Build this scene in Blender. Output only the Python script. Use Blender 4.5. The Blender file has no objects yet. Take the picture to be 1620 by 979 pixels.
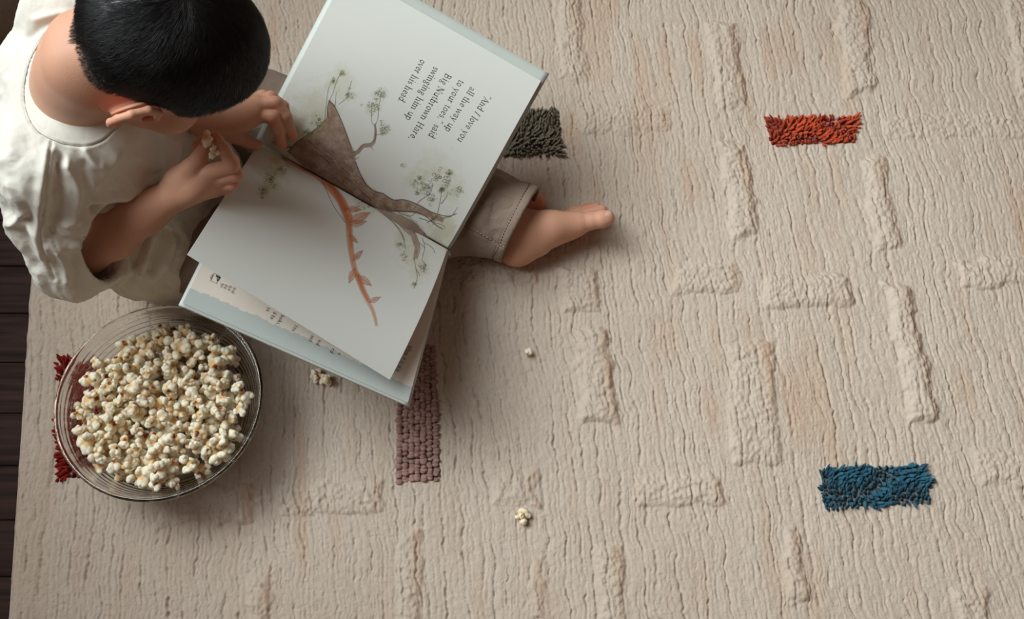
import bpy, bmesh, math
import numpy as np
import openvdb as vdb
from mathutils import Matrix, Vector, noise as mnoise

# ------------------------------------------------------------------ camera, light, exposure
SC = bpy.context.scene
COL = SC.collection
TH = math.radians(20); CD = 1.45; FPX = 1650.0; PCX, PCY = 810.0, 489.5
CAM = np.array([0, -CD*math.sin(TH), CD*math.cos(TH)])
_c, _s = math.cos(TH), math.sin(TH)
RC = np.array([[1, 0, 0], [0, _c, -_s], [0, _s, _c]])
cd = bpy.data.cameras.new('camera'); cam = bpy.data.objects.new('camera', cd); COL.objects.link(cam)
cam.location = CAM; cam.rotation_euler = (TH, 0, 0)
cd.sensor_width = 36; cd.lens = 36*FPX/1620; cd.clip_start = .05
SC.camera = cam
SC.view_settings.view_transform = 'Standard'; SC.view_settings.look = 'None'
SC.view_settings.gamma = 1; SC.view_settings.use_curve_mapping = False
SC.view_settings.exposure = 0.0
W = bpy.data.worlds.new('world'); SC.world = W; W.use_nodes = True
W.node_tree.nodes['Background'].inputs[0].default_value = (1.0, .68, .50, 1)
W.node_tree.nodes['Background'].inputs[1].default_value = 0.128
def area(name, loc, target, size, power, color, size_y=None):
    l = bpy.data.lights.new(name, 'AREA'); l.energy = power; l.color = color
    l.shape = 'RECTANGLE'; l.size = size; l.size_y = size_y or size
    o = bpy.data.objects.new(name, l); COL.objects.link(o); o.location = loc
    o.rotation_euler = (Vector(target)-Vector(loc)).to_track_quat('-Z', 'Y').to_euler()
    return o
wl = area('assumed_window_light', (-.88, .36, 1.76), (.75, -.15, 0), 1.35, 16.8, (.90, .985, 1.0), 1.45); wl.data.spread = math.radians(76)  # assumed window, unseen and not built: bare area light, place, aim and spread tuned

# ------------------------------------------------------------------ helpers
def P(px, py, z=0.0):
    v = RC @ np.array([(px-PCX)/FPX, -(py-PCY)/FPX, -1.]); return CAM + v*((z-CAM[2])/v[2])
def projn(p):
    q = (np.asarray(p)-CAM) @ RC
    return np.stack([PCX+FPX*q[:, 0]/-q[:, 2], PCY-FPX*q[:, 1]/-q[:, 2]], 1)
def V3(*a): return np.array(a, float)
def nrm(v): v = np.asarray(v, float); return v/np.linalg.norm(v)
def tag(o, label=None, cat=None, group=None, kind=None):
    if label: o['label'] = label
    if cat: o['category'] = cat
    if group: o['group'] = group
    if kind: o['kind'] = kind
    return o
def empty(name, loc, label=None, cat=None, group=None):
    o = bpy.data.objects.new(name, None); COL.objects.link(o); o.location = loc; o.empty_display_size = .05
    return tag(o, label, cat, group)
def mesh_data(name, v, f, mat=None, smooth=True, col=None):
    v = np.ascontiguousarray(v, np.float32); me = bpy.data.meshes.new(name)
    me.vertices.add(len(v)); me.vertices.foreach_set('co', v.ravel())
    if isinstance(f, np.ndarray): fl = [f]
    else: fl = [np.asarray(x) for x in f if len(x)]
    fl = [x for x in fl if x.size]
    tot = sum(x.size for x in fl); n = sum(len(x) for x in fl)
    me.loops.add(tot); me.loops.foreach_set('vertex_index', np.concatenate([x.ravel() for x in fl]).astype(np.int32))
    me.polygons.add(n)
    cnt = np.concatenate([np.full(len(x), x.shape[1]) for x in fl]); st = np.concatenate([[0], np.cumsum(cnt)[:-1]])
    me.polygons.foreach_set('loop_start', st.astype(np.int32))
    me.update(calc_edges=True); me.validate()
    if smooth: me.polygons.foreach_set('use_smooth', np.ones(len(me.polygons), bool))
    if col is not None:
        c = np.ones((len(v), 4), np.float32); c[:, :3] = col
        a = me.color_attributes.new('Col', 'FLOAT_COLOR', 'POINT'); a.data.foreach_set('color', c.ravel())
    if mat: me.materials.append(mat)
    return me
def obj(name, v, f, mat=None, parent=None, smooth=True, col=None):
    o = bpy.data.objects.new(name, mesh_data(name, v, f, mat, smooth, col)); COL.objects.link(o)
    if parent:
        o.parent = parent; o.matrix_parent_inverse = Matrix.Translation(-Vector(parent.location)) if parent.type == 'EMPTY' else Matrix()
    return o
def grid_faces(nu, nv, wrap_v=False):
    i = np.arange(nu-1)[:, None]; j = np.arange(nv if wrap_v else nv-1)[None]; j2 = (j+1) % nv
    return np.stack([i*nv+j, (i+1)*nv+j, (i+1)*nv+j2, i*nv+j2], -1).reshape(-1, 4)
def lin(c):
    c = np.asarray(c, float)/255; return tuple(np.where(c <= .04045, c/12.92, ((c+.055)/1.055)**2.4))
def mat(name, col=(200, 200, 200), rough=.6, attr=False, noise_s=None, noise_c=None, noise_a=.5, bump=None, sss=0, sss_r=(1, .4, .25), sss_s=.005, trans=0, ior=1.45, spec=.5, sheen=0, coat=0):
    m = bpy.data.materials.new(name); m.use_nodes = True; nt = m.node_tree; b = nt.nodes['Principled BSDF']
    L = nt.links.new; N = nt.nodes.new
    b.inputs['Roughness'].default_value = rough; b.inputs['Specular IOR Level'].default_value = spec; b.inputs['IOR'].default_value = ior
    tc = N('ShaderNodeTexCoord'); src = None
    if attr:
        a = N('ShaderNodeAttribute'); a.attribute_name = 'Col'; src = a.outputs['Color']
    else:
        r = N('ShaderNodeRGB'); r.outputs[0].default_value = (*lin(col), 1); src = r.outputs[0]
    if noise_s:
        n = N('ShaderNodeTexNoise'); n.inputs['Scale'].default_value = noise_s; n.inputs['Detail'].default_value = 5; L(tc.outputs['Object'], n.inputs['Vector'])
        mp = N('ShaderNodeMapRange'); mp.inputs[1].default_value = .35; mp.inputs[2].default_value = .7; mp.inputs[4].default_value = noise_a; L(n.outputs['Fac'], mp.inputs[0])
        mx = N('ShaderNodeMix'); mx.data_type = 'RGBA'; L(mp.outputs[0], mx.inputs[0]); L(src, mx.inputs[6]); mx.inputs[7].default_value = (*lin(noise_c), 1); src = mx.outputs[2]
    L(src, b.inputs['Base Color'])
    if bump:
        prev = None
        for sc, dist in bump:
            n = N('ShaderNodeTexNoise'); n.inputs['Scale'].default_value = sc; n.inputs['Detail'].default_value = 3; L(tc.outputs['Object'], n.inputs['Vector'])
            bn = N('ShaderNodeBump'); bn.inputs['Distance'].default_value = dist; bn.inputs['Strength'].default_value = 1; L(n.outputs['Fac'], bn.inputs['Height'])
            if prev: L(prev.outputs[0], bn.inputs['Normal'])
            prev = bn
        L(prev.outputs[0], b.inputs['Normal'])
    if sss:
        b.inputs['Subsurface Weight'].default_value = sss; b.inputs['Subsurface Radius'].default_value = sss_r; b.inputs['Subsurface Scale'].default_value = sss_s
    if trans: b.inputs['Transmission Weight'].default_value = trans
    if sheen: b.inputs['Sheen Weight'].default_value = sheen; b.inputs['Sheen Roughness'].default_value = .4
    if coat: b.inputs['Coat Weight'].default_value = coat
    return m
def up1(a, n, ax):
    a = np.moveaxis(a, ax, 0); m = a.shape[0]
    t = np.linspace(0, m-1.001, n); i = t.astype(int); f = t-i; f = f*f*(3-2*f)
    r = a[i]*(1-f).reshape(-1, *[1]*(a.ndim-1)) + a[i+1]*f.reshape(-1, *[1]*(a.ndim-1))
    return np.moveaxis(r, 0, ax)
def vn(rng, shape, cells):                       # smooth value noise 0..1 on a grid
    return up1(up1(rng.random((max(2, int(cells[0])+1), max(2, int(cells[1])+1))).astype(np.float32), shape[0], 0), shape[1], 1)
def sstep(a, b, x): t = np.clip((x-a)/(b-a), 0, 1); return t*t*(3-2*t)
def spline(pts, n):                              # Catmull-Rom through points
    p = np.asarray(pts, float); p = np.vstack([2*p[0]-p[1], p, 2*p[-1]-p[-2]]); m = len(p)-3
    t = np.linspace(0, m-1e-6, n); i = t.astype(int); f = (t-i)[:, None]
    a, b, c, d = p[i], p[i+1], p[i+2], p[i+3]
    return .5*((2*b)+(c-a)*f+(2*a-5*b+4*c-d)*f*f+(3*b-a-3*c+d)*f**3)
def tube(pts, r, sides=8, caps=True):
    p = np.asarray(pts, float); n = len(p); r = np.broadcast_to(np.asarray(r, float), (n,))
    t = np.gradient(p, axis=0); t /= np.linalg.norm(t, axis=1)[:, None]+1e-12
    ref = V3(0, 0, 1) if abs(t[0, 2]) < .9 else V3(1, 0, 0); u = nrm(np.cross(t[0], ref)); vs = []
    for k in range(n):
        u = u-t[k]*(u@t[k]); u /= np.linalg.norm(u); w = np.cross(t[k], u)
        a = np.arange(sides)*2*math.pi/sides
        vs.append(p[k]+r[k]*(np.cos(a)[:, None]*u+np.sin(a)[:, None]*w))
    v = np.vstack(vs); f = grid_faces(n, sides, True)
    if caps:
        v = np.vstack([v, p[0], p[-1]]); j = np.arange(sides); j2 = (j+1) % sides
        t1 = np.stack([np.full(sides, n*sides), j, j2], 1); t2 = np.stack([np.full(sides, n*sides+1), (n-1)*sides+j2, (n-1)*sides+j], 1)
        return v, [f, np.vstack([t1, t2])]
    return v, [f]
def join(parts):
    vs = []; q = []; t = []; o = 0
    for v, f in parts:
        for x in (f if isinstance(f, list) else [f]):
            if len(x): (q if x.shape[1] == 4 else t).append(x+o)
        vs.append(v); o += len(v)
    return np.vstack(vs), [np.vstack(a) for a in (q, t) if a]

class SDF:
    def __init__(s, lo, hi, h):
        s.lo = np.array(lo, float); s.h = h; s.n = np.ceil((np.array(hi)-s.lo)/h).astype(int)+1
        s.bg = max(8*h, .01); s.f = np.full(s.n, s.bg, np.float32)
    def _box(s, lo, hi, pad):
        a = np.clip(np.floor((lo-pad-s.lo)/s.h).astype(int), 0, s.n); b = np.clip(np.ceil((hi+pad-s.lo)/s.h).astype(int)+1, 0, s.n)
        if (b <= a).any(): return None
        sl = tuple(slice(x, y) for x, y in zip(a, b))
        g = [(s.lo[k]+np.arange(a[k], b[k])*s.h).astype(np.float32) for k in range(3)]
        return sl, (g[0][:, None, None], g[1][None, :, None], g[2][None, None, :])
    def _mix(s, sl, d, k, op):
        a = s.f[sl]
        if op == 'add':
            h = np.maximum(k-np.abs(a-d), 0)/k if k > 0 else 0; s.f[sl] = np.minimum(a, d)-h*h*k*.25
        elif op == 'sub':
            d = -d; h = np.maximum(k-np.abs(a-d), 0)/k if k > 0 else 0; s.f[sl] = np.maximum(a, d)+h*h*k*.25
        elif op == 'int':
            s.f[sl] = np.maximum(a, d)
    def cap(s, a, b, ra, rb=None, k=.01, op='add', sq=None):
        a = np.array(a, float); b = np.array(b, float); rb = ra if rb is None else rb; r = max(ra, rb)
        R = s._box(np.minimum(a, b)-r, np.maximum(a, b)+r, k+3*s.h)
        if R is None: return s
        sl, (x, y, z) = R; ab = b-a; L = float(ab@ab)+1e-12
        t = np.clip(((x-a[0])*ab[0]+(y-a[1])*ab[1]+(z-a[2])*ab[2])/L, 0, 1)
        d = np.sqrt((x-a[0]-t*ab[0])**2+(y-a[1]-t*ab[1])**2+(z-a[2]-t*ab[2])**2)-(ra+(rb-ra)*t)
        s._mix(sl, d.astype(np.float32), k, op); return s
    def chain(s, pts, rs, k=.01, op='add'):
        for i in range(len(pts)-1): s.cap(pts[i], pts[i+1], rs[i], rs[i+1], k, op)
        return s
    def ell(s, c, r, rot=None, k=.01, op='add'):
        c = np.array(c, float); r = np.array(r, float); rot = np.eye(3) if rot is None else np.array(rot, float)   # columns = axes
        ext = np.sqrt(((rot*r)**2).sum(1)); R = s._box(c-ext, c+ext, k+3*s.h)
        if R is None: return s
        sl, (x, y, z) = R; x = x-c[0]; y = y-c[1]; z = z-c[2]
        q = [(x*rot[0, i]+y*rot[1, i]+z*rot[2, i]) for i in range(3)]
        k0 = np.sqrt(sum((q[i]/r[i])**2 for i in range(3))); k1 = np.sqrt(sum((q[i]/r[i]**2)**2 for i in range(3)))
        d = k0*(k0-1)/np.maximum(k1, 1e-6)
        d = np.where(k0 < .05, -r.min(), d)
        s._mix(sl, d.astype(np.float32), k, op); return s
    def plane(s, p, n, op='sub', within=None, k=.003):      # half space on the +n side
        n = nrm(n); R = s._box(np.array(within[0], float), np.array(within[1], float), 0) if within else s._box(s.lo, s.lo+s.n*s.h, 0)
        sl, (x, y, z) = R; d = -((x-p[0])*n[0]+(y-p[1])*n[1]+(z-p[2])*n[2])
        s._mix(sl, d.astype(np.float32), k, op); return s
    def cut(s, p, n, a, b, r, k=.002):               # half space beyond p, only near the axis a-b
        lo = np.minimum(a, b)-r; hi = np.maximum(a, b)+r; sl, (x, y, z) = s._box(lo, hi, .01); n = nrm(n); ab = b-a
        t = np.clip(((x-a[0])*ab[0]+(y-a[1])*ab[1]+(z-a[2])*ab[2])/(ab@ab), 0, 1)
        dc = np.sqrt((x-a[0]-t*ab[0])**2+(y-a[1]-t*ab[1])**2+(z-a[2]-t*ab[2])**2)-r
        d = np.maximum(-((x-p[0])*n[0]+(y-p[1])*n[1]+(z-p[2])*n[2]), dc); s._mix(sl, d.astype(np.float32), k, 'sub'); return s
    def shell(s, t): s.f = np.maximum(s.f, -(s.f+t)); return s
    def mesh(s, smooth=0):
        f = s.f
        f = np.minimum(f, s.bg); f[0] = f[-1] = s.bg; f[:, 0] = f[:, -1] = s.bg; f[:, :, 0] = f[:, :, -1] = s.bg
        for _ in range(smooth):
            for ax in range(3): f = (np.roll(f, 1, ax)+2*f+np.roll(f, -1, ax))*.25
        g = vdb.FloatGrid(float(s.bg)); g.copyFromArray(np.ascontiguousarray(f), tolerance=0)
        pts, quads = g.convertToQuads(0.0)
        pts = np.asarray(pts, float)*s.h+s.lo; quads = np.asarray(quads)
        a, b, c = pts[quads[:, 0]], pts[quads[:, 1]], pts[quads[:, 2]]
        vol = np.einsum('ij,ij->i', a, np.cross(b, c)).sum()
        if vol < 0: quads = quads[:, ::-1]
        return pts, quads
def frame(x, up=(0, 0, 1)):                       # 3x3 columns: x axis, side, up-ish
    x = nrm(x); y = nrm(np.cross(up, x)); z = np.cross(x, y); return np.stack([x, y, z], 1)
# ------------------------------------------------------------------ floor
FLOOR_Z = -.016
def wood_mat():
    m = bpy.data.materials.new('dark_wood'); m.use_nodes = True; nt = m.node_tree; b = nt.nodes['Principled BSDF']; N = nt.nodes.new; L = nt.links.new
    tc = N('ShaderNodeTexCoord'); mp = N('ShaderNodeMapping'); mp.inputs['Scale'].default_value = (4, 60, 1); L(tc.outputs['Object'], mp.inputs[0])
    n = N('ShaderNodeTexNoise'); n.inputs['Scale'].default_value = 2; n.inputs['Detail'].default_value = 8; L(mp.outputs[0], n.inputs['Vector'])
    cr = N('ShaderNodeValToRGB'); cr.color_ramp.elements[0].color = (*lin((30, 17, 15)), 1); cr.color_ramp.elements[1].color = (*lin((66, 44, 38)), 1)
    cr.color_ramp.elements[0].position = .3; cr.color_ramp.elements[1].position = .75
    L(n.outputs['Fac'], cr.inputs[0]); L(cr.outputs[0], b.inputs['Base Color']); b.inputs['Roughness'].default_value = .75; b.inputs['Specular IOR Level'].default_value = .2
    bp = N('ShaderNodeBump'); bp.inputs['Distance'].default_value = .0006; L(n.outputs['Fac'], bp.inputs['Height']); L(bp.outputs[0], b.inputs['Normal'])
    return m
bv = []; bf = []; rngf = np.random.default_rng(3)
for k in range(-16, 26):                              # planks with bevelled gaps, one floor object
    y0, y1 = k*.072+.0007, (k+1)*.072-.0007; dz = rngf.random()*.0004; x0, x1, e = -1.9, 1.9, .0012
    z1 = FLOOR_Z-dz
    v = [(x0, y0, z1-.004), (x0, y0+e*.4, z1-.0004), (x0, y0+e, z1), (x0, y1-e, z1), (x0, y1-e*.4, z1-.0004), (x0, y1, z1-.004)]
    v += [(x1, a[1], a[2]) for a in v]; q = np.array([[i, i+6, i+7, i+1] for i in range(5)]); bv.append((np.array(v), q))
bv.append((np.array([(-1.9, -1.2, FLOOR_Z-.0041), (1.9, -1.2, FLOOR_Z-.0041), (1.9, 1.9, FLOOR_Z-.0041), (-1.9, 1.9, FLOOR_Z-.0041)]), np.array([[0, 1, 2, 3]])))
tag(obj('floor', *join(bv), wood_mat(), smooth=False), kind='structure')

# ------------------------------------------------------------------ rug: height field of rows, seams and raised blocks
RPH = math.radians(5.5); RU = V3(math.cos(RPH), math.sin(RPH), 0); RV = V3(-math.sin(RPH), math.cos(RPH), 0)
def to_uv(p): return np.array([p[:2]@RU[:2], p[:2]@RV[:2]])
def puv(px, py): return to_uv(P(px, py, 0))
U0 = puv(45, 420)[0]; U1 = 1.0; V0, V1 = -.62, .72
HR = .00125
nu, nv = int((U1-U0)/HR), int((V1-V0)/HR); rr = np.random.default_rng(11)
uu = np.linspace(U0, U1, nu, dtype=np.float32)[:, None]; vv = np.linspace(V0, V1, nv, dtype=np.float32)[None, :]
SH = (nu, nv); lu, lv = U1-U0, V1-V0
warp = (vn(rr, SH, (lu/.12, lv/.14))-.5)*.016+(vn(rr, SH, (lu/.03, lv/.03))-.5)*.008+(vn(rr, SH, (lu/.008, lv/.007))-.5)*.0036
U = uu+warp; Vv = vv+(vn(rr, SH, (lu/.03, lv/.03))-.5)*.008
def seams(sp, width, depth, density, L):
    n = int(lu/sp)+4; edges = U0-.02+np.cumsum(sp*(.6+.8*rr.random(n))); idx = np.searchsorted(edges, U); idx = np.clip(idx, 1, n-1)
    d0 = U-edges[idx-1]; d1 = edges[idx]-U; near = np.where(d0 < d1, idx-1, idx); d = np.minimum(d0, d1)
    m = up1(rr.random((n, int(lv/L)+2)).astype(np.float32), nv, 1)
    vi = np.broadcast_to(np.clip(((vv-V0)/HR).astype(int), 0, nv-1), SH); k = sstep(1-density, 1.15-density, m[near, vi])
    return -depth*k*np.exp(-(d/width)**2), d
brk = .25+.75*sstep(.30, .62, vn(rr, SH, (lu/.010, lv/.0050)))
S1, D1 = seams(.0185, .0011, .0030, .60, .022)
S2, D2 = seams(.0064, .0010, .0010, .50, .010)
height = S1*brk+S2*brk-.00045*np.exp(-(D2/.0013)**2)-.0005*np.exp(-(D1/.0020)**2)
gr = vn(rr, SH, (lu/.0030, lv/.0042)); gr2 = vn(rr, SH, (lu/.0055, lv/.009)); gr3 = vn(rr, SH, (lu/.0019, lv/.0019))
tick = vn(rr, SH, (lu/.0060, lv/.0026))
height += (gr-.5)*.0006+(gr2-.5)*.0007+(gr3-.5)*.0005-.0005*sstep(.72, .95, tick)
height += (vn(rr, SH, (lu/.05, lv/.06))-.5)*.0024
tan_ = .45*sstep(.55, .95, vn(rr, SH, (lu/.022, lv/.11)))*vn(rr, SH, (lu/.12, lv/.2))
blocks = [ # px quads of the high-pile cream blocks, height in mm
 ((1116, 38), (1162, 38), (1184, 172), (1136, 175), 5), ((1136, 225), (1180, 228), (1200, 372), (1160, 375), 6), ((1362, 250), (1400, 250), (1425, 392), (1388, 396), 5),
 ((1318, -60), (1362, -60), (1386, 150), (1340, 152), 5), ((1580, -30), (1625, -30), (1662, 150), (1615, 152), 5), ((1395, 180), (1630, 176), (1640, 216), (1400, 218), 2.5),
 ((1400, 450), (1438, 448), (1486, 664), (1440, 666), 7), ((1506, 412), (1660, 402), (1680, 446), (1520, 456), 5), ((1205, 438), (1345, 432), (1353, 482), (1210, 487), 5),
 ((1062, 416), (1165, 415), (1168, 462), (1064, 464), 3.5), ((908, 520), (962, 518), (976, 668), (918, 672), 6), ((885, 425), (948, 425), (950, 492), (892, 494), 5),
 ((1150, 545), (1222, 540), (1240, 735), (1160, 738), 3.5), ((1006, 755), (1144, 752), (1148, 797), (1008, 800), 4), ((775, 745), (850, 742), (852, 800), (775, 802), 3),
 ((1540, 712), (1680, 705), (1700, 760), (1552, 770), 4), ((940, 860), (985, 860), (998, 1010), (948, 1010), 3.5), ((1235, 832), (1262, 830), (1282, 950), (1240, 955), 4.5),
 ((735, 405), (850, 400), (852, 448), (737, 452), 4), ((915, 168), (1056, 165), (1060, 210), (918, 212), 2.5), ((890, -40), (918, -40), (928, 124), (882, 126), 4),
 ((440, 765), (605, 762), (608, 812), (442, 818), 3.5), ((255, 760), (402, 770), (400, 825), (250, 835), 4), ((390, 905), (430, 905), (428, 1010), (388, 1010), 3.5),
 ((628, 835), (668, 835), (668, 1010), (626, 1010), 3), ((1505, 930), (1560, 925), (1580, 1010), (1515, 1010), 4), ((740, 60), (775, 58), (785, 160), (748, 162), 3), ((840, 880), (860, 880), (862, 980), (838, 980), 2)]
pile = vn(rr, SH, (lu/.0036, lv/.0042)); pile2 = vn(rr, SH, (lu/.011, lv/.008)); wob = (vn(rr, SH, (lu/.02, lv/.02))-.5)*.012+(vn(rr, SH, (lu/.006, lv/.006))-.5)*.004
def quad_mask(q, soft):
    c = np.array([puv(*a) for a in q]); cen = c.mean(0)
    m = None
    for i in range(4):
        a, b = c[i], c[(i+1) % 4]; e = (b-a)/np.linalg.norm(b-a); n = np.array([-e[1], e[0]])
        if (cen-a)@n < 0: n = -n
        d = (uu-a[0])*n[0]+(vv-a[1])*n[1]; m = d if m is None else np.minimum(m, d)
    return m
for q in blocks:
    m = quad_mask(q[:4], 0)+wob*1.0; k = sstep(-.005, .011, m)
    rise = q[4]*.00115
    height += k*(rise+(pile-.5)*.0026+(pile2-.5)*.0016) - .0008*np.exp(-((m+.001)/.0020)**2)*gr2*1.6
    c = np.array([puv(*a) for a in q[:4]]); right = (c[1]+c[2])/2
    tan_ = np.maximum(tan_, .8*k*np.exp(-((uu-right[0])/.012)**2)*(.5+.5*gr2))  # shade on each block's right slope, painted into the wool colour as tan
patches = { # px quad, colours, pile height, label
 'orange': (((1214, 188), (1351, 185), (1355, 226), (1221, 229)), (198, 82, 48), (142, 46, 28), .012, 'bright orange shaggy rectangle'),
 'blue': (((1299, 743), (1463, 736), (1474, 797), (1306, 804)), (50, 102, 120), (24, 58, 80), .012, 'teal blue shaggy rectangle'),
 'green': (((742, 178), (886, 176), (888, 244), (742, 247)), (132, 122, 104), (92, 84, 70), .012, 'olive grey shaggy rectangle partly under the book'),
 'mauve': (((632, 548), (688, 548), (694, 757), (627, 762)), (172, 136, 126), (144, 110, 102), .010, 'mauve brown rectangle of knotted rows'),
 'red': (((94, 566), (160, 566), (158, 755), (91, 757)), (168, 36, 30), (112, 18, 18), .010, 'dark red rectangle under the popcorn bowl')}
for k_, p in patches.items():
    m = quad_mask(p[0], 0); height -= sstep(0, .003, m)*.006
pb_ = P(252, 639.5, .082); rb_ = np.hypot(uu-to_uv(pb_)[0], vv-to_uv(pb_)[1]); height = np.minimum(height, .0005+np.maximum(0, (rb_-.085)*.3))
edge = sstep(0, .012, (uu-U0)+(wob*.4)); height = height*edge-(1-edge)**2*.012
ptsR = (uu[..., None]*RU+vv[..., None]*RV).astype(np.float32); ptsR[..., 2] = height
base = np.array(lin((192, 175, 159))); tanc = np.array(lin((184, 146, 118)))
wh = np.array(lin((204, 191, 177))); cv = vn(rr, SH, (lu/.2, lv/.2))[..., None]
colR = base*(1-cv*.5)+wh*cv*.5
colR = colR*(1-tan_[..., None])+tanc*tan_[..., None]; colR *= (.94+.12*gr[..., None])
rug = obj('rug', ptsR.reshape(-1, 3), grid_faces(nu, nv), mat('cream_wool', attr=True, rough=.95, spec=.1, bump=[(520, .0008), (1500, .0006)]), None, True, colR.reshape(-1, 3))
tag(rug, 'cream wool rug with raised pile blocks and coloured tufted rectangles lying on dark wood floor', 'rug')
def rug_z(x, y):
    p = V3(x, y, 0); i = int((p@RU-U0)/HR); j = int((p@RV-V0)/HR)
    return float(height[max(0, i-3):i+4, max(0, j-3):j+4].max()) if 0 <= i < nu and 0 <= j < nv else FLOOR_Z
def tuft_patch(key, rng):
    q, c1, c2, hgt, lab = patches[key]; c = np.array([puv(*a) for a in q]); knots = key == 'mauve'
    w = np.linalg.norm(c[1]-c[0]); hh = np.linalg.norm(c[3]-c[0]); su, sv = (.0066, .0042) if knots else (.0042, .0042)
    n1, n2 = int(w/su), int(hh/sv); vs, qs, ts, cs = [], [], [], []; off = 0; a = np.arange(6)*math.pi/3
    c1 = np.array(lin(c1)); c2 = np.array(lin(c2))
    swirl = rng.random(4)*6
    for i in range(n1):
        for j in range(n2):
            s = (i+.5+rng.uniform(-.4, .4)*(.35 if knots else 1))/n1; t = (j+.5+rng.uniform(-.45, .45))/n2
            p = (c[0]*(1-s)+c[1]*s)*(1-t)+(c[3]*(1-s)+c[2]*s)*t; p3 = p[0]*RU+p[1]*RV
            H = hgt*(.75+.45*rng.random()); r = (.0050 if knots else .0024)*(.8+.4*rng.random())
            if math.hypot(p3[0]-pb_[0], p3[1]-pb_[1]) < .085: H *= .62
            ang = swirl[0]+3*math.sin(s*5+swirl[1])+2*math.sin(t*4+swirl[2])+rng.normal(0, .5); ln = (.10 if knots else .55)*H
            outw = np.array([(s-.5)*2, -(t-.5)*2])**3*.0032
            lean = V3(math.cos(ang)*ln+outw[0], math.sin(ang)*ln*.6+outw[1], 0)
            zs = np.array([0, .40, .70, .88, .97, 1.0]); rs = np.array([.85, 1.0, .92, .68, .38, .12])*r
            cen = p3+zs[:, None]**1.7*lean+np.outer(zs, V3(0, 0, H))+V3(0, 0, -.006)
            ring = np.stack([np.cos(a), np.sin(a), np.zeros(6)], 1)*(V3(.85, 1.15, 1) if not knots else V3(1.05, .72, 1))
            vs.append((cen[:, None]+rs[:, None, None]*ring).reshape(-1, 3)); qs.append(grid_faces(6, 6, True)[:, ::-1]+off); ts.append(np.array([[30, 31, 32], [30, 32, 33], [30, 33, 34], [30, 34, 35]])+off)
            m = rng.random()*.8; cs.append(np.repeat((c1*(1-m)+c2*m)[None], 36, 0)); off += 36
    o = obj('tufted_patch', np.vstack(vs), [np.vstack(qs), np.vstack(ts)], mat(key+'_wool', attr=True, rough=.9, spec=.15, bump=[(1500, .0008)], sheen=.15), rug, True, np.vstack(cs))
    o['label'] = lab
for i_, k_ in enumerate(patches): tuft_patch(k_, np.random.default_rng(20+i_))
# ------------------------------------------------------------------ glass bowl (lathe, ridged wall, thick rim)
RIMZ = .086; BS = .94
bc = P(252, 639.5, RIMZ-.004); BX, BY = bc[0], bc[1]; BZ = .0065; RIM = .1385
out = [(0, .0), (.060, .0), (.068, .001), (.074, .006), (.084, .013), (.094, .021), (.103, .031)]
for i in range(29):                                    # ridged band
    t = i/28; r = .103+.0305*t**.85; z = .031+.046*t; out.append((r+.0009*math.sin(i*math.pi/2.0*1.0), z))
out += [(.1345, .0795), (.1372, .082), (.1385, .085), (.1382, .088), (.1368, .0898), (.1345, .0900), (.1325, .0885), (.1312, .0855), (.1300, .080)]
inn = [(.1285, .075), (.1245, .066), (.1190, .056), (.1125, .046), (.1035, .036), (.0940, .027), (.0835, .0185), (.0735, .0125), (.064, .0085), (.03, .0070), (0, .0070)]
IN_R = BS*np.array([a for a, b in inn][::-1]); IN_Z = BS*np.array([b for a, b in inn][::-1])
prof = np.array(out+inn)*BS; prof = np.vstack([spline(prof[:7], 22), prof[7:36], spline(prof[35:], 60)[1:]])
na = 192; ang = np.arange(na)*2*math.pi/na
bvv = np.stack([prof[:, 0:1]*np.cos(ang), prof[:, 0:1]*np.sin(ang), np.repeat(prof[:, 1:2], na, 1)], -1).reshape(-1, 3)
def glass_mat():
    m = bpy.data.materials.new('clear_glass'); m.use_nodes = True; nt = m.node_tree; b = nt.nodes['Principled BSDF']
    b.inputs['Base Color'].default_value = (.98, .975, .965, 1); b.inputs['Roughness'].default_value = .0; b.inputs['Transmission Weight'].default_value = 1; b.inputs['IOR'].default_value = 1.48
    return m
bowl = obj('glass_bowl', bvv, grid_faces(len(prof), na, True)[:, ::-1], glass_mat())
bowl.data.validate(); bmx = bmesh.new(); bmx.from_mesh(bowl.data); bmesh.ops.remove_doubles(bmx, verts=bmx.verts, dist=1e-6); bmesh.ops.recalc_face_normals(bmx, faces=bmx.faces); bmx.to_mesh(bowl.data); bmx.free()
bowl.location = (BX, BY, BZ); bowl.rotation_euler = (math.radians(-3.0), math.radians(1.0), 0)
tag(bowl, 'large round clear glass bowl with ridged sides, full of popcorn, on the rug', 'bowl')

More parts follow.
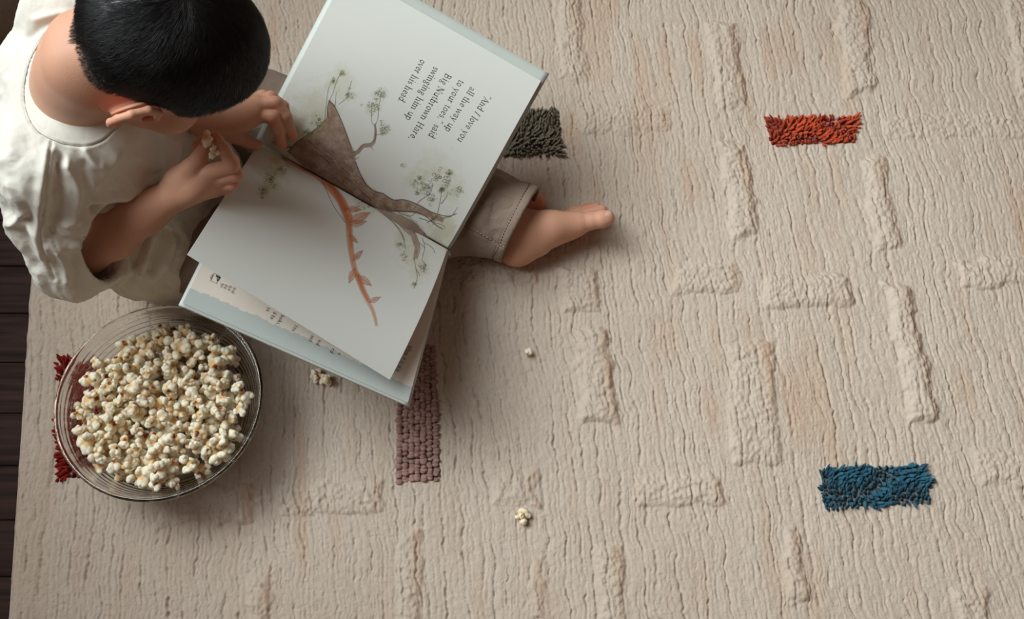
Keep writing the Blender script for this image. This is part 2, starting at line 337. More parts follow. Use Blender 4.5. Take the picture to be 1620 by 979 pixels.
# ------------------------------------------------------------------ popcorn
def popcorn_shape(seed, lobes, size=.0088, puff=1.0):
    r = np.random.default_rng(seed); s = SDF([-.015]*3, [.015]*3, .00048)
    s.ell([0, 0, 0], V3(.42, .38, .40)*size, k=.0006); cs = []
    for i in range(lobes):
        y = 1-2*(i+.5)/lobes; a = i*2.4+r.normal(0, .35); q = math.sqrt(1-y*y); d = nrm(V3(q*math.cos(a), q*math.sin(a), y)+r.normal(0, .2, 3))
        R = size*(.34+.20*r.random())*puff; dist = size*(.36+.42*r.random()); c = d*dist
        fr = frame(d); fr = fr@np.array(Matrix.Rotation(r.random()*6, 3, 'X'))
        s.ell(c, V3(.95, 1.15, .82)*R, fr, k=.0009); cs.append((c, R))
        for j in range(r.integers(2, 5)):
            e = nrm(d+r.normal(0, .75, 3)); s.ell(c+e*R*.75, V3(1, 1, 1)*R*(.36+.28*r.random()), k=.0007)
    for j in range(3):                                   # folds and hollows
        d = nrm(r.normal(0, 1, 3)); s.ell(d*size*.85, V3(.26, .14, .14)*size, frame(r.normal(0, 1, 3)), k=.001, op='sub')
    v, f = s.mesh()
    rad = np.linalg.norm(v, axis=1)/size
    n = np.array([mnoise.noise(Vector(p*260)+Vector((seed, 0, 0))) for p in v])
    cream = np.array(lin((250, 240, 216))); yel = np.array(lin((226, 190, 134))); brn = np.array(lin((140, 66, 26)))
    k = .95*sstep(.88, .44, rad+n*.38)[:, None]; c = cream*(1-k)+yel*k
    hd = nrm(r.normal(0, 1, 3)); hs = sstep(.80, .93, (v@hd)/(np.linalg.norm(v, axis=1)+1e-9))*sstep(.90, .60, rad+n*.2)
    c = c*(1-hs[:, None])+brn*hs[:, None]
    return v, f, c
POPM = mat('popped_corn', attr=True, rough=.55, spec=.3, sss=.25, sss_r=(1, .7, .35), sss_s=.002, bump=[(900, .0006)])
POPV = []
for i in range(14):
    v, f, c = popcorn_shape(40+i, [4, 5, 6, 3, 5, 7][i % 6], .0088*(1+.20*((i*7) % 5-2)/2)); POPV.append((mesh_data('popcorn', v, f, POPM, True, c), v, f, c))
rp = np.random.default_rng(5); R_ = .0092; placed = []
brot = bowl.rotation_euler.to_matrix()
def floor_h(r):                                     # lowest centre height of a ball inside the bowl
    rr_ = np.linspace(max(0, r-R_), min(r+R_, .127), 9); zz = np.interp(rr_, IN_R, IN_Z, right=.2); return float((zz+np.sqrt(np.maximum(R_**2-(rr_-r)**2, 0))).max())
TOT = 294
for k in range(TOT):
    best = None
    for t in range(14):
        a = rp.random()*2*math.pi; r = .104*math.sqrt(rp.random()); x, y = r*math.cos(a), r*math.sin(a); z = floor_h(r)
        if placed:
            q = np.array(placed); d2 = (q[:, 0]-x)**2+(q[:, 1]-y)**2; mk = d2 < (2*R_)**2
            if mk.any(): z = max(z, (q[mk, 2]+np.sqrt((2*R_)**2-d2[mk])).max())
        cost = z - .0105*(1-(r/.12)**2)*2.0            # heap slightly domed
        if best is None or cost < best[0]: best = (cost, x, y, z)
    placed.append(best[1:])
placed = np.array(placed); order = np.argsort(-(placed[:, 2]-.018*(1-(np.hypot(placed[:, 0], placed[:, 1])/.12)**2)))
TOPN = 300; under = []
for n_, k in enumerate(order):
    me, v, f, c = POPV[int(rp.integers(0, 14))]; e = rp.random(3)*6.28
    M = Matrix.Translation((BX, BY, BZ)) @ brot.to_4x4() @ Matrix.Translation(Vector(placed[k])) @ (Matrix.Rotation(e[0], 4, 'X') @ Matrix.Rotation(e[1], 4, 'Y') @ Matrix.Rotation(e[2], 4, 'Z')) @ Matrix.Scale(1.20+.22*rp.random(), 4)
    if n_ < TOPN:
        o = bpy.data.objects.new('popcorn', me); COL.objects.link(o); o.matrix_world = M
        tag(o, 'piece of popped corn among the many heaped in the glass bowl', 'popcorn', 'popcorn heaped in the glass bowl')
    else:
        m3 = np.array(M); under.append((v@m3[:3, :3].T+m3[:3, 3], f, c))
if under: vv_, ff_ = join([(a, b) for a, b, _ in under])
if under: tag(obj('popcorn_bed', vv_, ff_, POPM, None, True, np.vstack([c for *_, c in under])), 'lower layer of popcorn at the bottom of the glass bowl', 'popcorn', None, 'stuff')
def loose(px, py, vi, rot, sc, label, dz=.0065):
    q = P(px, py, .006); o = bpy.data.objects.new('popcorn', POPV[vi][0]); COL.objects.link(o)
    o.rotation_euler = rot; o.scale = (sc,)*3; zmin = (POPV[vi][1]*sc@np.array(o.rotation_euler.to_matrix()).T)[:, 2].min()
    o.location = (q[0], q[1], rug_z(q[0], q[1])-zmin-.001); tag(o, label, 'popcorn'); return o
loose(836, 557, 3, (1, 2, .5), 1.0, 'small loose piece of popcorn on the rug below the bare foot')
loose(826, 817, 1, (.4, 1, 2), 1.2, 'larger loose piece of popcorn lying near the bottom edge of the picture on open rug')
loose(500, 594, 2, (2, 1, 0), .9, 'left piece of popcorn on the rug at the lower edge of the book')
loose(516, 601, 7, (0, 1, 4), .9, 'right piece of popcorn on the rug at the lower edge of the book')
# ------------------------------------------------------------------ open picture book lying across the legs
kA, kB, kC, kD = V3(-.319, .153, .202), V3(-.086, .057, .088), V3(.038, .229, .196), V3(-.213, .328, .285)
kE, kF, kG, kH = P(289, 478, .257), P(646, 636, .158), P(296, 403, .317), P(617, 601, .189)
kA = P(410, 225, .202); kB = P(708, 393, .104); kC = P(856, 128, .208); kD = P(549, -48, .288)
def patch(a, b, c, d, bulge=lambda s, t: 0*s):           # s along gutter a->b, t outward; d above a, c above b
    def S(s, t):
        s = np.asarray(s, float)[..., None]; t = np.asarray(t, float)[..., None]
        p = (a*(1-s)+b*s)*(1-t)+(d*(1-s)+c*s)*t
        ds = (b-a)*(1-t)+(c-d)*t; dt = (d-a)*(1-s)+(c-b)*s; n = np.cross(ds, dt); n /= np.linalg.norm(n, axis=-1)[..., None]; n = np.where(n[..., 2:3] < 0, -n, n)
        return p+n*np.asarray(bulge(s, t)), n
    return S
def slab(S, s0, s1, t0, t1, ns, nt, top, bot, warp=None):
    s, t = np.meshgrid(np.linspace(s0, s1, ns), np.linspace(t0, t1, nt), indexing='ij'); p, n = S(s, t)
    a = (p+n*top).reshape(-1, 3); b = (p+n*bot).reshape(-1, 3); f = grid_faces(ns, nt); N = ns*nt
    i = np.arange(N).reshape(ns, nt); loop = np.concatenate([i[:-1, 0], i[-1, :-1], i[:0:-1, -1], i[0, :0:-1]]); l2 = np.roll(loop, -1)
    side = np.stack([loop, l2, l2+N, loop+N], 1)
    e1 = np.cross(a[f[0, 1]]-a[f[0, 0]], a[f[0, 2]]-a[f[0, 0]])
    up = e1[2] > 0
    return np.vstack([a, b]), np.vstack([f if up else f[:, ::-1], (f[:, ::-1] if up else f)+N, side[:, ::-1] if up else side]), N
upS = patch(kA, kB, kC, kD, lambda s, t: .007*np.sin(np.pi*np.minimum(t*1.25, 1))**.8*(1-t)-.0045*np.exp(-t*22))
loS = patch(kA, kB, kH, kG, lambda s, t: (.003+.013*s**1.5)*np.sin(np.pi*t**.85)-.002*np.exp(-t*30))
cvS = patch(kA+V3(0, 0, -.006), kB+V3(0, 0, -.006), kF, kE, lambda s, t: .001*np.sin(np.pi*t))
book = empty('picture_book', tuple((kA+kB)/2+V3(0, 0, -.02)), 'large open hardback picture book with a tree drawing and printed verse lying across the legs', 'book')
CVM = mat('cover_board', (184, 190, 184), rough=.5, noise_s=40, noise_c=(192, 196, 189), noise_a=.4)
EDG = mat('page_edges', (222, 222, 208), rough=.7)
PGM = mat('printed_paper', attr=True, rough=.55, spec=.25)
INK = mat('black_ink', (58, 52, 48), rough=.7, spec=.1)
# boards, spine and page blocks
v, f, n_ = slab(upS, -.022, 1.018, .0, 1.055, 40, 40, -.0075, -.0105); cb = obj('cover', v, f, CVM, book, smooth=False); cb['label'] = 'pale blue upper cover board'
v, f, n_ = slab(cvS, -.010, 1.010, .01, 1.016, 40, 40, -.0012, -.0042); cb2 = obj('cover', v, f, CVM, book, smooth=False); cb2['label'] = 'pale blue lower cover board'
sp = []
for s in np.linspace(-.015, 1.015, 30):
    a = upS(s, .0)[0]-V3(0, 0, .0075); b = cvS(s, .02)[0]-V3(0, 0, .003); m = (a+b)/2-V3(0, 0, .007)
    sp.append(spline([a, (a+m)/2-V3(0, 0, .002), m, (b+m)/2-V3(0, 0, .002), b], 12))
sp = np.array(sp); v = np.vstack([sp.reshape(-1, 3), (sp-V3(0, 0, .0025)).reshape(-1, 3)]); gf = grid_faces(30, 12)
obj('spine', v, np.vstack([gf, gf[:, ::-1]+360]), CVM, book)
v, f, n_ = slab(upS, .0, 1.0, .0, .998, 60, 60, -.0006, -.0074); obj('page_block', v, f, EDG, book, smooth=False)
# ---- painting helpers: colour each dense page vertex by its place on the printed picture
class Canvas:
    def __init__(s, S, ns, nt, t1=1.0, col=(212, 213, 207)):
        s.S = S; s.ns, s.nt = ns, nt; s.v, s.f, s.N = slab(S, 0, 1, 0, t1, ns, nt, .0002, -.0002)
        s.px = projn(s.v); s.c = np.repeat(np.array(lin(col))[None], len(s.v), 0)
        pap = np.array([0, 0, 0]); s.rng = np.random.default_rng(ns)
        s.ng = (vn(s.rng, (ns, nt), (38, 34))*.6+vn(s.rng, (ns, nt), (110, 100))*.4).ravel(); s.ng = np.concatenate([s.ng, s.ng])
    def _near(s, pts, pad):
        lo, hi = pts.min(0)-pad, pts.max(0)+pad
        return np.nonzero((s.px[:, 0] > lo[0]) & (s.px[:, 0] < hi[0]) & (s.px[:, 1] > lo[1]) & (s.px[:, 1] < hi[1]) & (np.arange(len(s.px)) < s.N))[0]
    def blend(s, ix, a, col): a = np.clip(a, 0, 1)[:, None]; s.c[ix] = s.c[ix]*(1-a)+np.array(lin(col))*a
    def line(s, pts, w=.9, col=(70, 62, 58), a=.85, soft=.6, smooth=True, w1=None):
        pts = np.asarray(pts, float)
        if smooth and len(pts) > 2: pts = spline(pts, len(pts)*5)
        w1 = w if w1 is None else w1; ix = s._near(pts, max(w, w1)+2)
        if not len(ix): return
        q = s.px[ix]; best = np.full(len(ix), 1e9); n = len(pts)-1
        for i in range(n):
            A, B = pts[i], pts[i+1]; e = B-A; t = np.clip(((q-A)@e)/(e@e+1e-9), 0, 1); d = np.linalg.norm(q-A-t[:, None]*e, axis=1)-(w+(w1-w)*(i+t)/n)/2
            best = np.minimum(best, d)
        s.blend(ix, a*np.clip(.5-best/soft, 0, 1), col)
    def wash(s, poly, col, a=.8, soft=3, nz=.5, w=0):
        poly = np.asarray(poly, float); ix = s._near(poly, soft+2+w)
        if not len(ix): return
        q = s.px[ix]; inside = np.zeros(len(ix), bool); d = np.full(len(ix), 1e9); m = len(poly)
        for i in range(m):
            A, B = poly[i], poly[(i+1) % m]; e = B-A; t = np.clip(((q-A)@e)/(e@e+1e-9), 0, 1); d = np.minimum(d, np.linalg.norm(q-A-t[:, None]*e, axis=1))
            cr = ((A[1] > q[:, 1]) != (B[1] > q[:, 1])) & (q[:, 0] < (B[0]-A[0])*(q[:, 1]-A[1])/(B[1]-A[1]+1e-9)+A[0]); inside ^= cr
        sd = np.where(inside, -d, d); s.blend(ix, a*np.clip(.5-sd/soft, 0, 1)*(1-nz+nz*2*s.ng[ix]*.8), col)
    def blob(s, c, r, col, a=.4, soft=.6):
        ix = s._near(np.array([c])-0.0, r*1.3); q = s.px[ix]-c; d = np.hypot(q[:, 0], q[:, 1])/r
        s.blend(ix, a*sstep(1.2, .2, d+(s.ng[ix]-.5)*1.1), col)
    def leaves(s, c, r, n, sz=4, col=(62, 58, 46), green=(150, 150, 96), ga=.35):
        if ga: s.blob(np.array(c, float), r*1.15, green, ga)
        for _ in range(n):
            p = np.array(c)+s.rng.normal(0, r*.42, 2); a0 = s.rng.random()*6.3; L = sz*(.5+.6*s.rng.random()); m = s.rng.integers(4, 7)
            s.line([p+L*.5*(.7+.6*s.rng.random())*np.array([math.cos(a0+i_*5.4/m), math.sin(a0+i_*5.4/m)*.8]) for i_ in range(m)], .7, col, .85)
    def bake(s, name, mat_, parent): return obj(name, s.v, s.f, mat_, parent, True, s.c)
# upper page: generic brown tree trunk with branches and foliage
cu = Canvas(upS, 560, 520)
GR = (176, 172, 124)
for c, r, a in (((500, 175), 45, .34), ((455, 205), 34, .42), ((540, 130), 28, .25), ((475, 225), 25, .4), ((690, 270), 38, .24), ((715, 300), 26, .22), ((655, 285), 24, .2), ((700, 365), 28, .5), ((440, 235), 26, .4)): cu.blob(np.array(c, float), r, GR, a)
trunk = [(455, 240), (468, 226), (486, 214), (505, 200), (515, 190), (519, 172), (521, 159), (529, 166), (537, 184), (546, 206), (556, 232), (562, 243), (563, 256), (570, 275), (580, 292), (592, 302), (606, 306), (622, 316), (640, 316), (662, 324), (684, 336), (704, 345), (700, 352), (684, 346), (668, 340), (650, 336), (634, 336), (620, 334), (622, 342), (636, 350), (660, 364), (708, 391), (690, 396), (600, 346), (520, 300)]
cu.wash(trunk, (152, 122, 102), .90, 1.5, .25); cu.wash(trunk, (112, 84, 68), .30, 6, 1.0)
cu.wash([(470, 238), (500, 212), (530, 250), (560, 290), (600, 330), (640, 352), (600, 345), (520, 296)], (116, 84, 66), .34, 8, .8)
for tpath in ([(521, 159), (529, 168), (537, 184), (546, 206), (556, 234)], [(562, 256), (570, 275), (580, 292), (592, 302), (606, 306)], [(606, 306), (622, 316), (640, 316), (662, 324), (684, 336), (708, 342), (722, 338)], [(622, 334), (640, 334), (660, 336), (676, 344), (690, 356), (700, 362)], [(455, 240), (468, 226), (486, 214), (505, 200), (515, 190)], [(519, 186), (518, 172), (521, 159)]): cu.line(tpath, 1.4, (60, 48, 42), .9)
for k in range(90):
    t = cu.rng.random(); b_ = spline([(490, 222), (525, 255), (560, 290), (600, 322), (650, 345)], 50)[int(t*49)]+cu.rng.normal(0, 7, 2)*np.array([1, .7]); e = np.array([13, 11])*cu.rng.uniform(.5, 1.4)
    cu.line([b_, b_+e*.5+cu.rng.normal(0, 1, 2), b_+e], .8, (84, 60, 48), .6)
br = [(556, 244), (566, 240), (574, 231), (586, 229), (592, 222), (594, 208), (593, 198)]
cu.line(br, 6.0, (150, 124, 104), .9, w1=3); cu.line([(a+1, b-3) for a, b in br], .8); cu.line([(a+1.5, b+2.8) for a, b in br], .8)
for q_ in ([(593, 198), (588, 192), (588, 172), (587, 166)], [(594, 198), (598, 186), (599, 170), (602, 155), (600, 142)], [(552, 247), (562, 252), (568, 248)], [(521, 160), (527, 146), (533, 128), (541, 112)], [(514, 188), (516, 168), (520, 140), (528, 122)], [(530, 168), (532, 146)], [(536, 165), (548, 155), (553, 140), (556, 128)], [(586, 231), (590, 236)], [(594, 214), (604, 212)]): cu.line(q_, .9)
for c, r, n in (((600, 150), 12, 16), ((590, 170), 11, 16), ((609, 205), 11, 18), ((553, 150), 9, 9), ((505, 195), 15, 14), ((541, 116), 6, 6), ((528, 128), 6, 5), ((486, 212), 9, 10), ((438, 226), 8, 8), ((460, 232), 9, 10)): cu.leaves(c, r, n, 5)
# small twigs and foliage at right
for q_ in ([(655, 330), (664, 318), (680, 306), (685, 292)], [(690, 345), (694, 330), (698, 308), (700, 292)], [(698, 322), (706, 312), (709, 303)], [(704, 344), (714, 342), (720, 334), (724, 328)], [(664, 345), (680, 350), (700, 356), (704, 362)], [(676, 352), (690, 344), (696, 338)], [(636, 338), (648, 342), (656, 338), (664, 330)]): cu.line(q_, 1.6, (120, 104, 90), .9, w1=.8)
for c, r, n in (((664, 285), 12, 13), ((675, 300), 11, 16), ((690, 280), 11, 14), ((700, 300), 11, 14), ((712, 275), 8, 10), ((722, 302), 9, 10), ((660, 302), 7, 6), ((683, 316), 8, 10), ((690, 345), 8, 8), ((640, 262), 5, 2), ((708, 285), 8, 8)): cu.leaves(c, r, n, 6, ga=.22)
pgu = cu.bake('page', PGM, book); pgu['label'] = 'upper page printed with verse and a brown tree trunk'
# loose lower page: foliage and a bare rust coloured branch
cl = Canvas(loS, 560, 480)
for c, r, a in (((430, 275), 26, .5), ((445, 250), 20, .5), ((575, 325), 22, .3), ((650, 400), 30, .3), ((640, 375), 20, .3), ((665, 430), 20, .22), ((420, 300), 16, .4)): cl.blob(np.array(c, float), r, GR, a)
rb = [(452, 250), (478, 264), (504, 278), (524, 298), (540, 318), (551, 344), (553, 372), (556, 400), (561, 425), (570, 448), (578, 468), (590, 492), (596, 514)]
cl.line(rb[:6], 9, (196, 128, 82), .85, soft=4, w1=15); cl.line(rb[5:], 10, (196, 128, 82), .85, soft=3, w1=3)
cl.line([(478, 264), (508, 278), (530, 302), (545, 330)], 5, (176, 84, 40), .75, soft=4, w1=9); cl.line([(545, 330), (553, 360), (556, 390)], 7, (180, 88, 44), .6, soft=4, w1=3)
cl.line([(566, 436), (574, 458), (583, 474)], 9, (184, 104, 60), .7, soft=4, w1=6)
for off in (-1, 1): cl.line([(a+off*(4.5 if i < 7 else 3.2 if i < 11 else 1.5), b-off*2.5) for i, (a, b) in enumerate(rb)], .6, (92, 72, 62), .6)
for base_, tip in (((553, 352), (586, 336)), ((553, 356), (580, 350)), ((548, 330), (572, 332)), ((558, 412), (574, 396)), ((566, 436), (588, 452)), ((562, 424), (552, 448)), ((584, 478), (602, 470)), ((552, 372), (566, 384))):   # autumn leaves
    a_, b_ = np.array(base_, float), np.array(tip, float); e = b_-a_; w_ = np.array([-e[1], e[0]])*.2
    cl.wash(np.vstack([a_, a_+e*.35+w_, a_+e*.7+w_*.8, b_, a_+e*.7-w_*.8, a_+e*.35-w_]), (190, 116, 76), .7, 2, .4); cl.line([a_, a_+e*.4+w_, b_], .5, (90, 72, 62)); cl.line([a_, a_+e*.4-w_, b_], .5, (90, 72, 62)); cl.line([a_, b_], .45, (110, 76, 58))
cl.wash([(622, 345), (640, 352), (656, 366), (664, 388), (660, 408), (653, 412), (656, 392), (650, 374), (636, 362)], (146, 118, 100), .85, 1.5, .3)
for q_ in ([(655, 408), (658, 425), (660, 440), (655, 456)], [(658, 425), (664, 436)], [(605, 338), (620, 350), (636, 372), (642, 395)], [(612, 343), (632, 362), (640, 380)], [(668, 376), (672, 392), (668, 410), (674, 420)], [(672, 392), (664, 384)], [(672, 384), (684, 392), (688, 400)], [(622, 345), (640, 354), (656, 368), (664, 390), (660, 410)], [(470, 256), (490, 262), (506, 278), (516, 300), (528, 326), (546, 352)]): cl.line(q_, 1.0, (84, 72, 62), .85)
for c, r, n in (((428, 285), 13, 18), ((416, 305), 9, 10), ((445, 268), 9, 9), ((575, 318), 15, 20), ((640, 405), 8, 6), ((632, 388), 6, 5), ((670, 425), 9, 9), ((655, 450), 6, 4), ((450, 250), 7, 7)): cl.leaves(c, r, n, 5, ga=.25)
pgl = cl.bake('page', PGM, book); pgl['label'] = 'loose lifted page printed with a rust coloured branch'
# page under the loose one: blue wavy band along its outer edge
ce = Canvas(cvS, 460, 420, 1.005, (222, 210, 199))
s_, t_ = np.meshgrid(np.linspace(0, 1, 460), np.linspace(0, 1.005, 420), indexing='ij')
wv = .915-.008*np.sin(s_*3)+.0025*np.sin(s_*60)+.0025*np.sin(s_*143+1)+.0025*np.sin(s_*37)+.0015*np.sin(s_*301)
k = sstep(-.004, .004, t_-wv).ravel()[:, None]; ce.c[:ce.N] = ce.c[:ce.N]*(1-k)+np.array(lin((180, 186, 182)))*k
pge = ce.bake('page', PGM, book); pge['label'] = 'page under the loose one with a wavy edged blue band'
# ---- letter shapes (strokes in units of x-height: x, y up), thick stems and thin joins with small serifs
def arc(cx, cy, rx, ry, a0, a1, n=9): return [(cx+rx*math.cos(math.radians(a0+(a1-a0)*i/n)), cy+ry*math.sin(math.radians(a0+(a1-a0)*i/n))) for i in range(n+1)]
T, t_n = .20, .085
def stem(x, y0, y1, s0=True, s1=True): 
    r = [([(x, y0), (x, y1)], T)]
    if s0: r.append(([(x-.2, y0+.03), (x+.2, y0+.03)], t_n))
    if s1: r.append(([(x-.2, y1-.06), (x, y1-.03)], t_n))
    return r
bowlL = lambda cx: [(arc(cx, .5, .34, .46, 70, 290), .16)]
GL = {
 'a': (.95, [(arc(.40, .68, .26, .28, 160, 0, 6)+[(.66, .15)], .15), (arc(.36, .27, .26, .24, 75, 360, 9), .12), ([(.66, .15), (.85, .04)], t_n)]),
 'b': (1.1, stem(.2, 0, 1.6, False)+[(arc(.52, .48, .36, .46, 150, -150, 12), .14)]),
 'd': (1.1, stem(.82, 0, 1.6, True)+[(arc(.48, .48, .36, .46, 40, 320, 12), .14)]),
 'e': (.92, [([(.14, .55), (.78, .55)], t_n), (arc(.47, .5, .33, .46, 8, 320, 14), .14)]),
 'g': (1.0, [(arc(.42, .66, .27, .30, 0, 360, 12), .13), (arc(.42, -.22, .34, .24, 0, 360, 12), .11), ([(.25, .38), (.2, .2), (.5, .05)], t_n), ([(.65, .85), (.9, .95)], t_n)]),
 'h': (1.15, stem(.2, 0, 1.6)+[([(.2, .75), (.5, .95), (.75, .8)], .09)]+stem(.82, 0, .75, True, False)),
 'i': (.55, stem(.26, 0, 1.0)+[([(.26, 1.32), (.26, 1.48)], .2)]),
 'l': (.52, stem(.26, 0, 1.6)), 'm': (1.65, stem(.2, 0, 1.0)+[([(.2, .75), (.45, .95), (.68, .8)], .09)]+stem(.75, 0, .8, True, False)+[([(.75, .75), (1.0, .95), (1.25, .8)], .09)]+stem(1.32, 0, .8, True, False)),
 'n': (1.12, stem(.2, 0, 1.0)+[([(.2, .75), (.5, .95), (.75, .8)], .09)]+stem(.82, 0, .8, True, False)),
 'o': (1.0, [(arc(.48, .5, .35, .46, 0, 360, 16), .145)]),
 'p': (1.1, [([(.2, -.5), (.2, 1.0)], T), ([(0, -.48), (.4, -.48)], t_n), ([(0, .94), (.2, .98)], t_n), (arc(.52, .5, .36, .46, 150, -150, 12), .14)]),
 'r': (.8, stem(.22, 0, 1.0)+[([(.24, .68), (.42, .92), (.66, .9)], .12)]),
 's': (.78, [(arc(.4, .72, .22, .23, 20, 230, 7)+arc(.4, .26, .25, .25, 60, -160, 7), .13)]),
 't': (.68, [([(.28, 1.3), (.28, .2), (.42, .04), (.62, .12)], .15), ([(.05, .95), (.56, .95)], t_n)]),
 'u': (1.12, [([(.0, .95), (.2, .95)], t_n), ([(.2, .95), (.2, .28), (.38, .05), (.6, .1), (.8, .3)], .13)]+stem(.84, 0, .98)),
 'v': (1.0, [([(.1, .95), (.48, .02)], .18), ([(.48, .02), (.84, .95)], t_n), ([(-.05, .96), (.28, .96)], t_n), ([(.68, .96), (1.0, .96)], t_n)]),
 'w': (1.5, [([(.1, .95), (.42, .02)], .18), ([(.42, .02), (.74, .95)], t_n), ([(.72, .95), (1.04, .02)], .18), ([(1.04, .02), (1.36, .95)], t_n), ([(-.05, .96), (.26, .96)], t_n), ([(1.2, .96), (1.5, .96)], t_n)]),
 'y': (1.0, [([(.1, .95), (.48, .05)], .18), ([(.84, .95), (.48, .02), (.28, -.45), (.08, -.42)], .10), ([(-.05, .96), (.28, .96)], t_n), ([(.68, .96), (1.0, .96)], t_n)]),
 'k': (1.1, stem(.2, 0, 1.6)+[([(.25, .45), (.75, .93)], t_n), ([(.4, .6), (.85, .04)], .17)]),
 'A': (1.4, [([(.12, .03), (.66, 1.48)], .09), ([(.66, 1.48), (1.2, .03)], .2), ([(.35, .5), (.98, .5)], t_n), ([(-.05, .03), (.32, .03)], t_n), ([(1.0, .03), (1.4, .03)], t_n)]),
 'B': (1.3, [([(.28, 0), (.28, 1.48)], T), ([(.05, 1.46)]+[(.4, 1.46)]+arc(.55, 1.12, .38, .34, 90, -90, 8)+[(.3, .78)], .11), ([(.3, .78)]+arc(.6, .40, .45, .37, 90, -90, 8)+[(.05, .03)], .12)]),
 'H': (1.55, stem(.3, 0, 1.48)+stem(1.2, 0, 1.48)+[([(.3, .76), (1.2, .76)], t_n), ([(.08, 1.45), (.5, 1.45)], t_n), ([(1.0, 1.45), (1.4, 1.45)], t_n)]),
 'I': (.75, [([(.18, .02), (.5, 1.48)], T), ([(0, .03), (.42, .03)], t_n), ([(.3, 1.46), (.72, 1.46)], t_n)]),
 'N': (1.55, [([(.28, .0), (.28, 1.45)], t_n), ([(.25, 1.45), (1.22, .05)], .2), ([(1.22, 0), (1.22, 1.45)], t_n), ([(.05, 1.46), (.4, 1.46)], t_n), ([(.08, .03), (.48, .03)], t_n), ([(1.0, 1.46), (1.44, 1.46)], t_n)]),
 'Y': (1.3, [([(.15, 1.45), (.62, .7)], .18), ([(1.1, 1.45), (.62, .7)], t_n), ([(.62, .75), (.62, .0)], T), ([(.4, .03), (.84, .03)], t_n)]),
 'P': (1.2, stem(.28, 0, 1.48)+[([(.05, 1.46), (.4, 1.46)]+arc(.55, 1.08, .42, .38, 90, -90, 8)+[(.3, .70)], .12)]),
 'W': (1.9, [([(.1, 1.45), (.5, .02)], .18), ([(.5, .02), (.9, 1.45)], t_n), ([(.9, 1.45), (1.3, .02)], .18), ([(1.3, .02), (1.7, 1.45)], t_n)]),
 ',': (.5, [([(.24, .1), (.26, -.05), (.14, -.26)], .14)]), '.': (.5, [([(.24, .02), (.24, .14)], .2)]),
 '“': (.8, [([(.34, 1.52), (.2, 1.38), (.24, 1.2)], .13), ([(.66, 1.52), (.52, 1.38), (.56, 1.2)], .13)]),
 '”': (.8, [([(.2, 1.52), (.28, 1.36), (.14, 1.18)], .13), ([(.52, 1.52), (.6, 1.36), (.46, 1.18)], .13)]), ' ': (.55, [])}
def homog(q):                                            # px quad (a,b,c,d) -> (s,t) map
    A = []; bb = []
    for (x, y), (u, w) in zip(q, ((0, 0), (1, 0), (1, 1), (0, 1))):
        A += [[x, y, 1, 0, 0, 0, -u*x, -u*y], [0, 0, 0, x, y, 1, -w*x, -w*y]]; bb += [u, w]
    h = np.append(np.linalg.solve(np.array(A), np.array(bb)), 1).reshape(3, 3)
    return lambda p: (lambda r: r[:, :2]/r[:, 2:])(np.c_[np.asarray(p, float), np.ones(len(p))]@h.T)
def ribbon(pts, w):
    p = np.asarray(pts, float); t = np.gradient(p, axis=0) if len(p) > 1 else p; t /= np.linalg.norm(t, axis=1)[:, None]+1e-9
    n = np.stack([-t[:, 1], t[:, 0]], 1)*w/2; return np.vstack([p+n, p-n]), np.array([[i, i+1, len(p)+i+1, len(p)+i] for i in range(len(p)-1)])
def text_mesh(lines, S, H, xh, lift=.00045, bold=.9):
    vs, fs, o = [], [], 0
    for txt, st, en in lines:
        st = np.array(st, float); en = np.array(en, float); r = nrm(en-st); upv = np.array([r[1], -r[0]])
        tot = sum(GL[ch][0]+.06 for ch in txt); sx = np.linalg.norm(en-st)/tot; x = 0
        for ch in txt:
            wd, strokes = GL[ch]
            for pts, w in strokes:
                if w >= .12 and len(pts) > 2: pass
                q, f = ribbon(pts, w*bold); px = st+(q[:, :1]+x)*sx*r+q[:, 1:]*xh*upv; vs.append(px); fs.append(f+o); o += len(px)
            x += wd+.06
    px = np.vstack(vs); st_ = H(px); p, n = S(st_[:, 0], st_[:, 1]); return p+n*lift, np.vstack(fs)
def Hof(a, b, c, d): return homog(projn(np.array([a, b, c, d])))
HU = Hof(upS(0, 0)[0], upS(1, 0)[0], upS(1, 1)[0], upS(0, 1)[0])
lines = [('“And I love you', (771, 150), (724, 224)), ('all the way up', (746, 138), (704, 208)), ('to your toes,” said', (728, 127), (678, 217)), ('Big Nutbrown Hare,', (707, 117), (647, 221)), ('swinging him up', (688, 106), (641, 190)), ('over his head.', (667, 95), (629, 163))]
n6 = np.array([-.87, -.49])*4.0
v, f = text_mesh([(t, np.array(a)+n6, np.array(b)+n6) for t, a, b in lines], upS, HU, 7.2)
obj('printed_text', v, f, INK, pgu, smooth=False)
HE = Hof(cvS(0, 0)[0], cvS(1, 0)[0], cvS(1, 1)[0], cvS(0, 1)[0])
def dl(x, y, L, s=None): return ((x, y), (x-.45*L, y+.88*L))
small = [('on your', (337.5, 433), 8), ('hop in', (355, 448), 7), ('all my', (361, 450), 8), ('love the', (368, 452), 9), ('you and', (375, 455), 10), ('is.', (431, 488), 9), ('d by', (441, 495), 14), ('books,', (453, 500), 18), ('You,', (475, 516), 13), ('and', (501, 533), 11), ('nd', (512, 540), 10), ('rd', (533, 553), 9), ('a', (543, 560), 4)]
for part_ in (small[:5], small[5:]):
    v, f = text_mesh([(t, *dl(x, y, L)) for t, (x, y), L in part_], cvS, HE, 3.6, .0006, 1.1); obj('printed_text', v, f, INK, pge, smooth=False)
v2, f2 = text_mesh([('P', (346, 434), (341, 443))], cvS, HE, 5.0, .0006, 1.5)
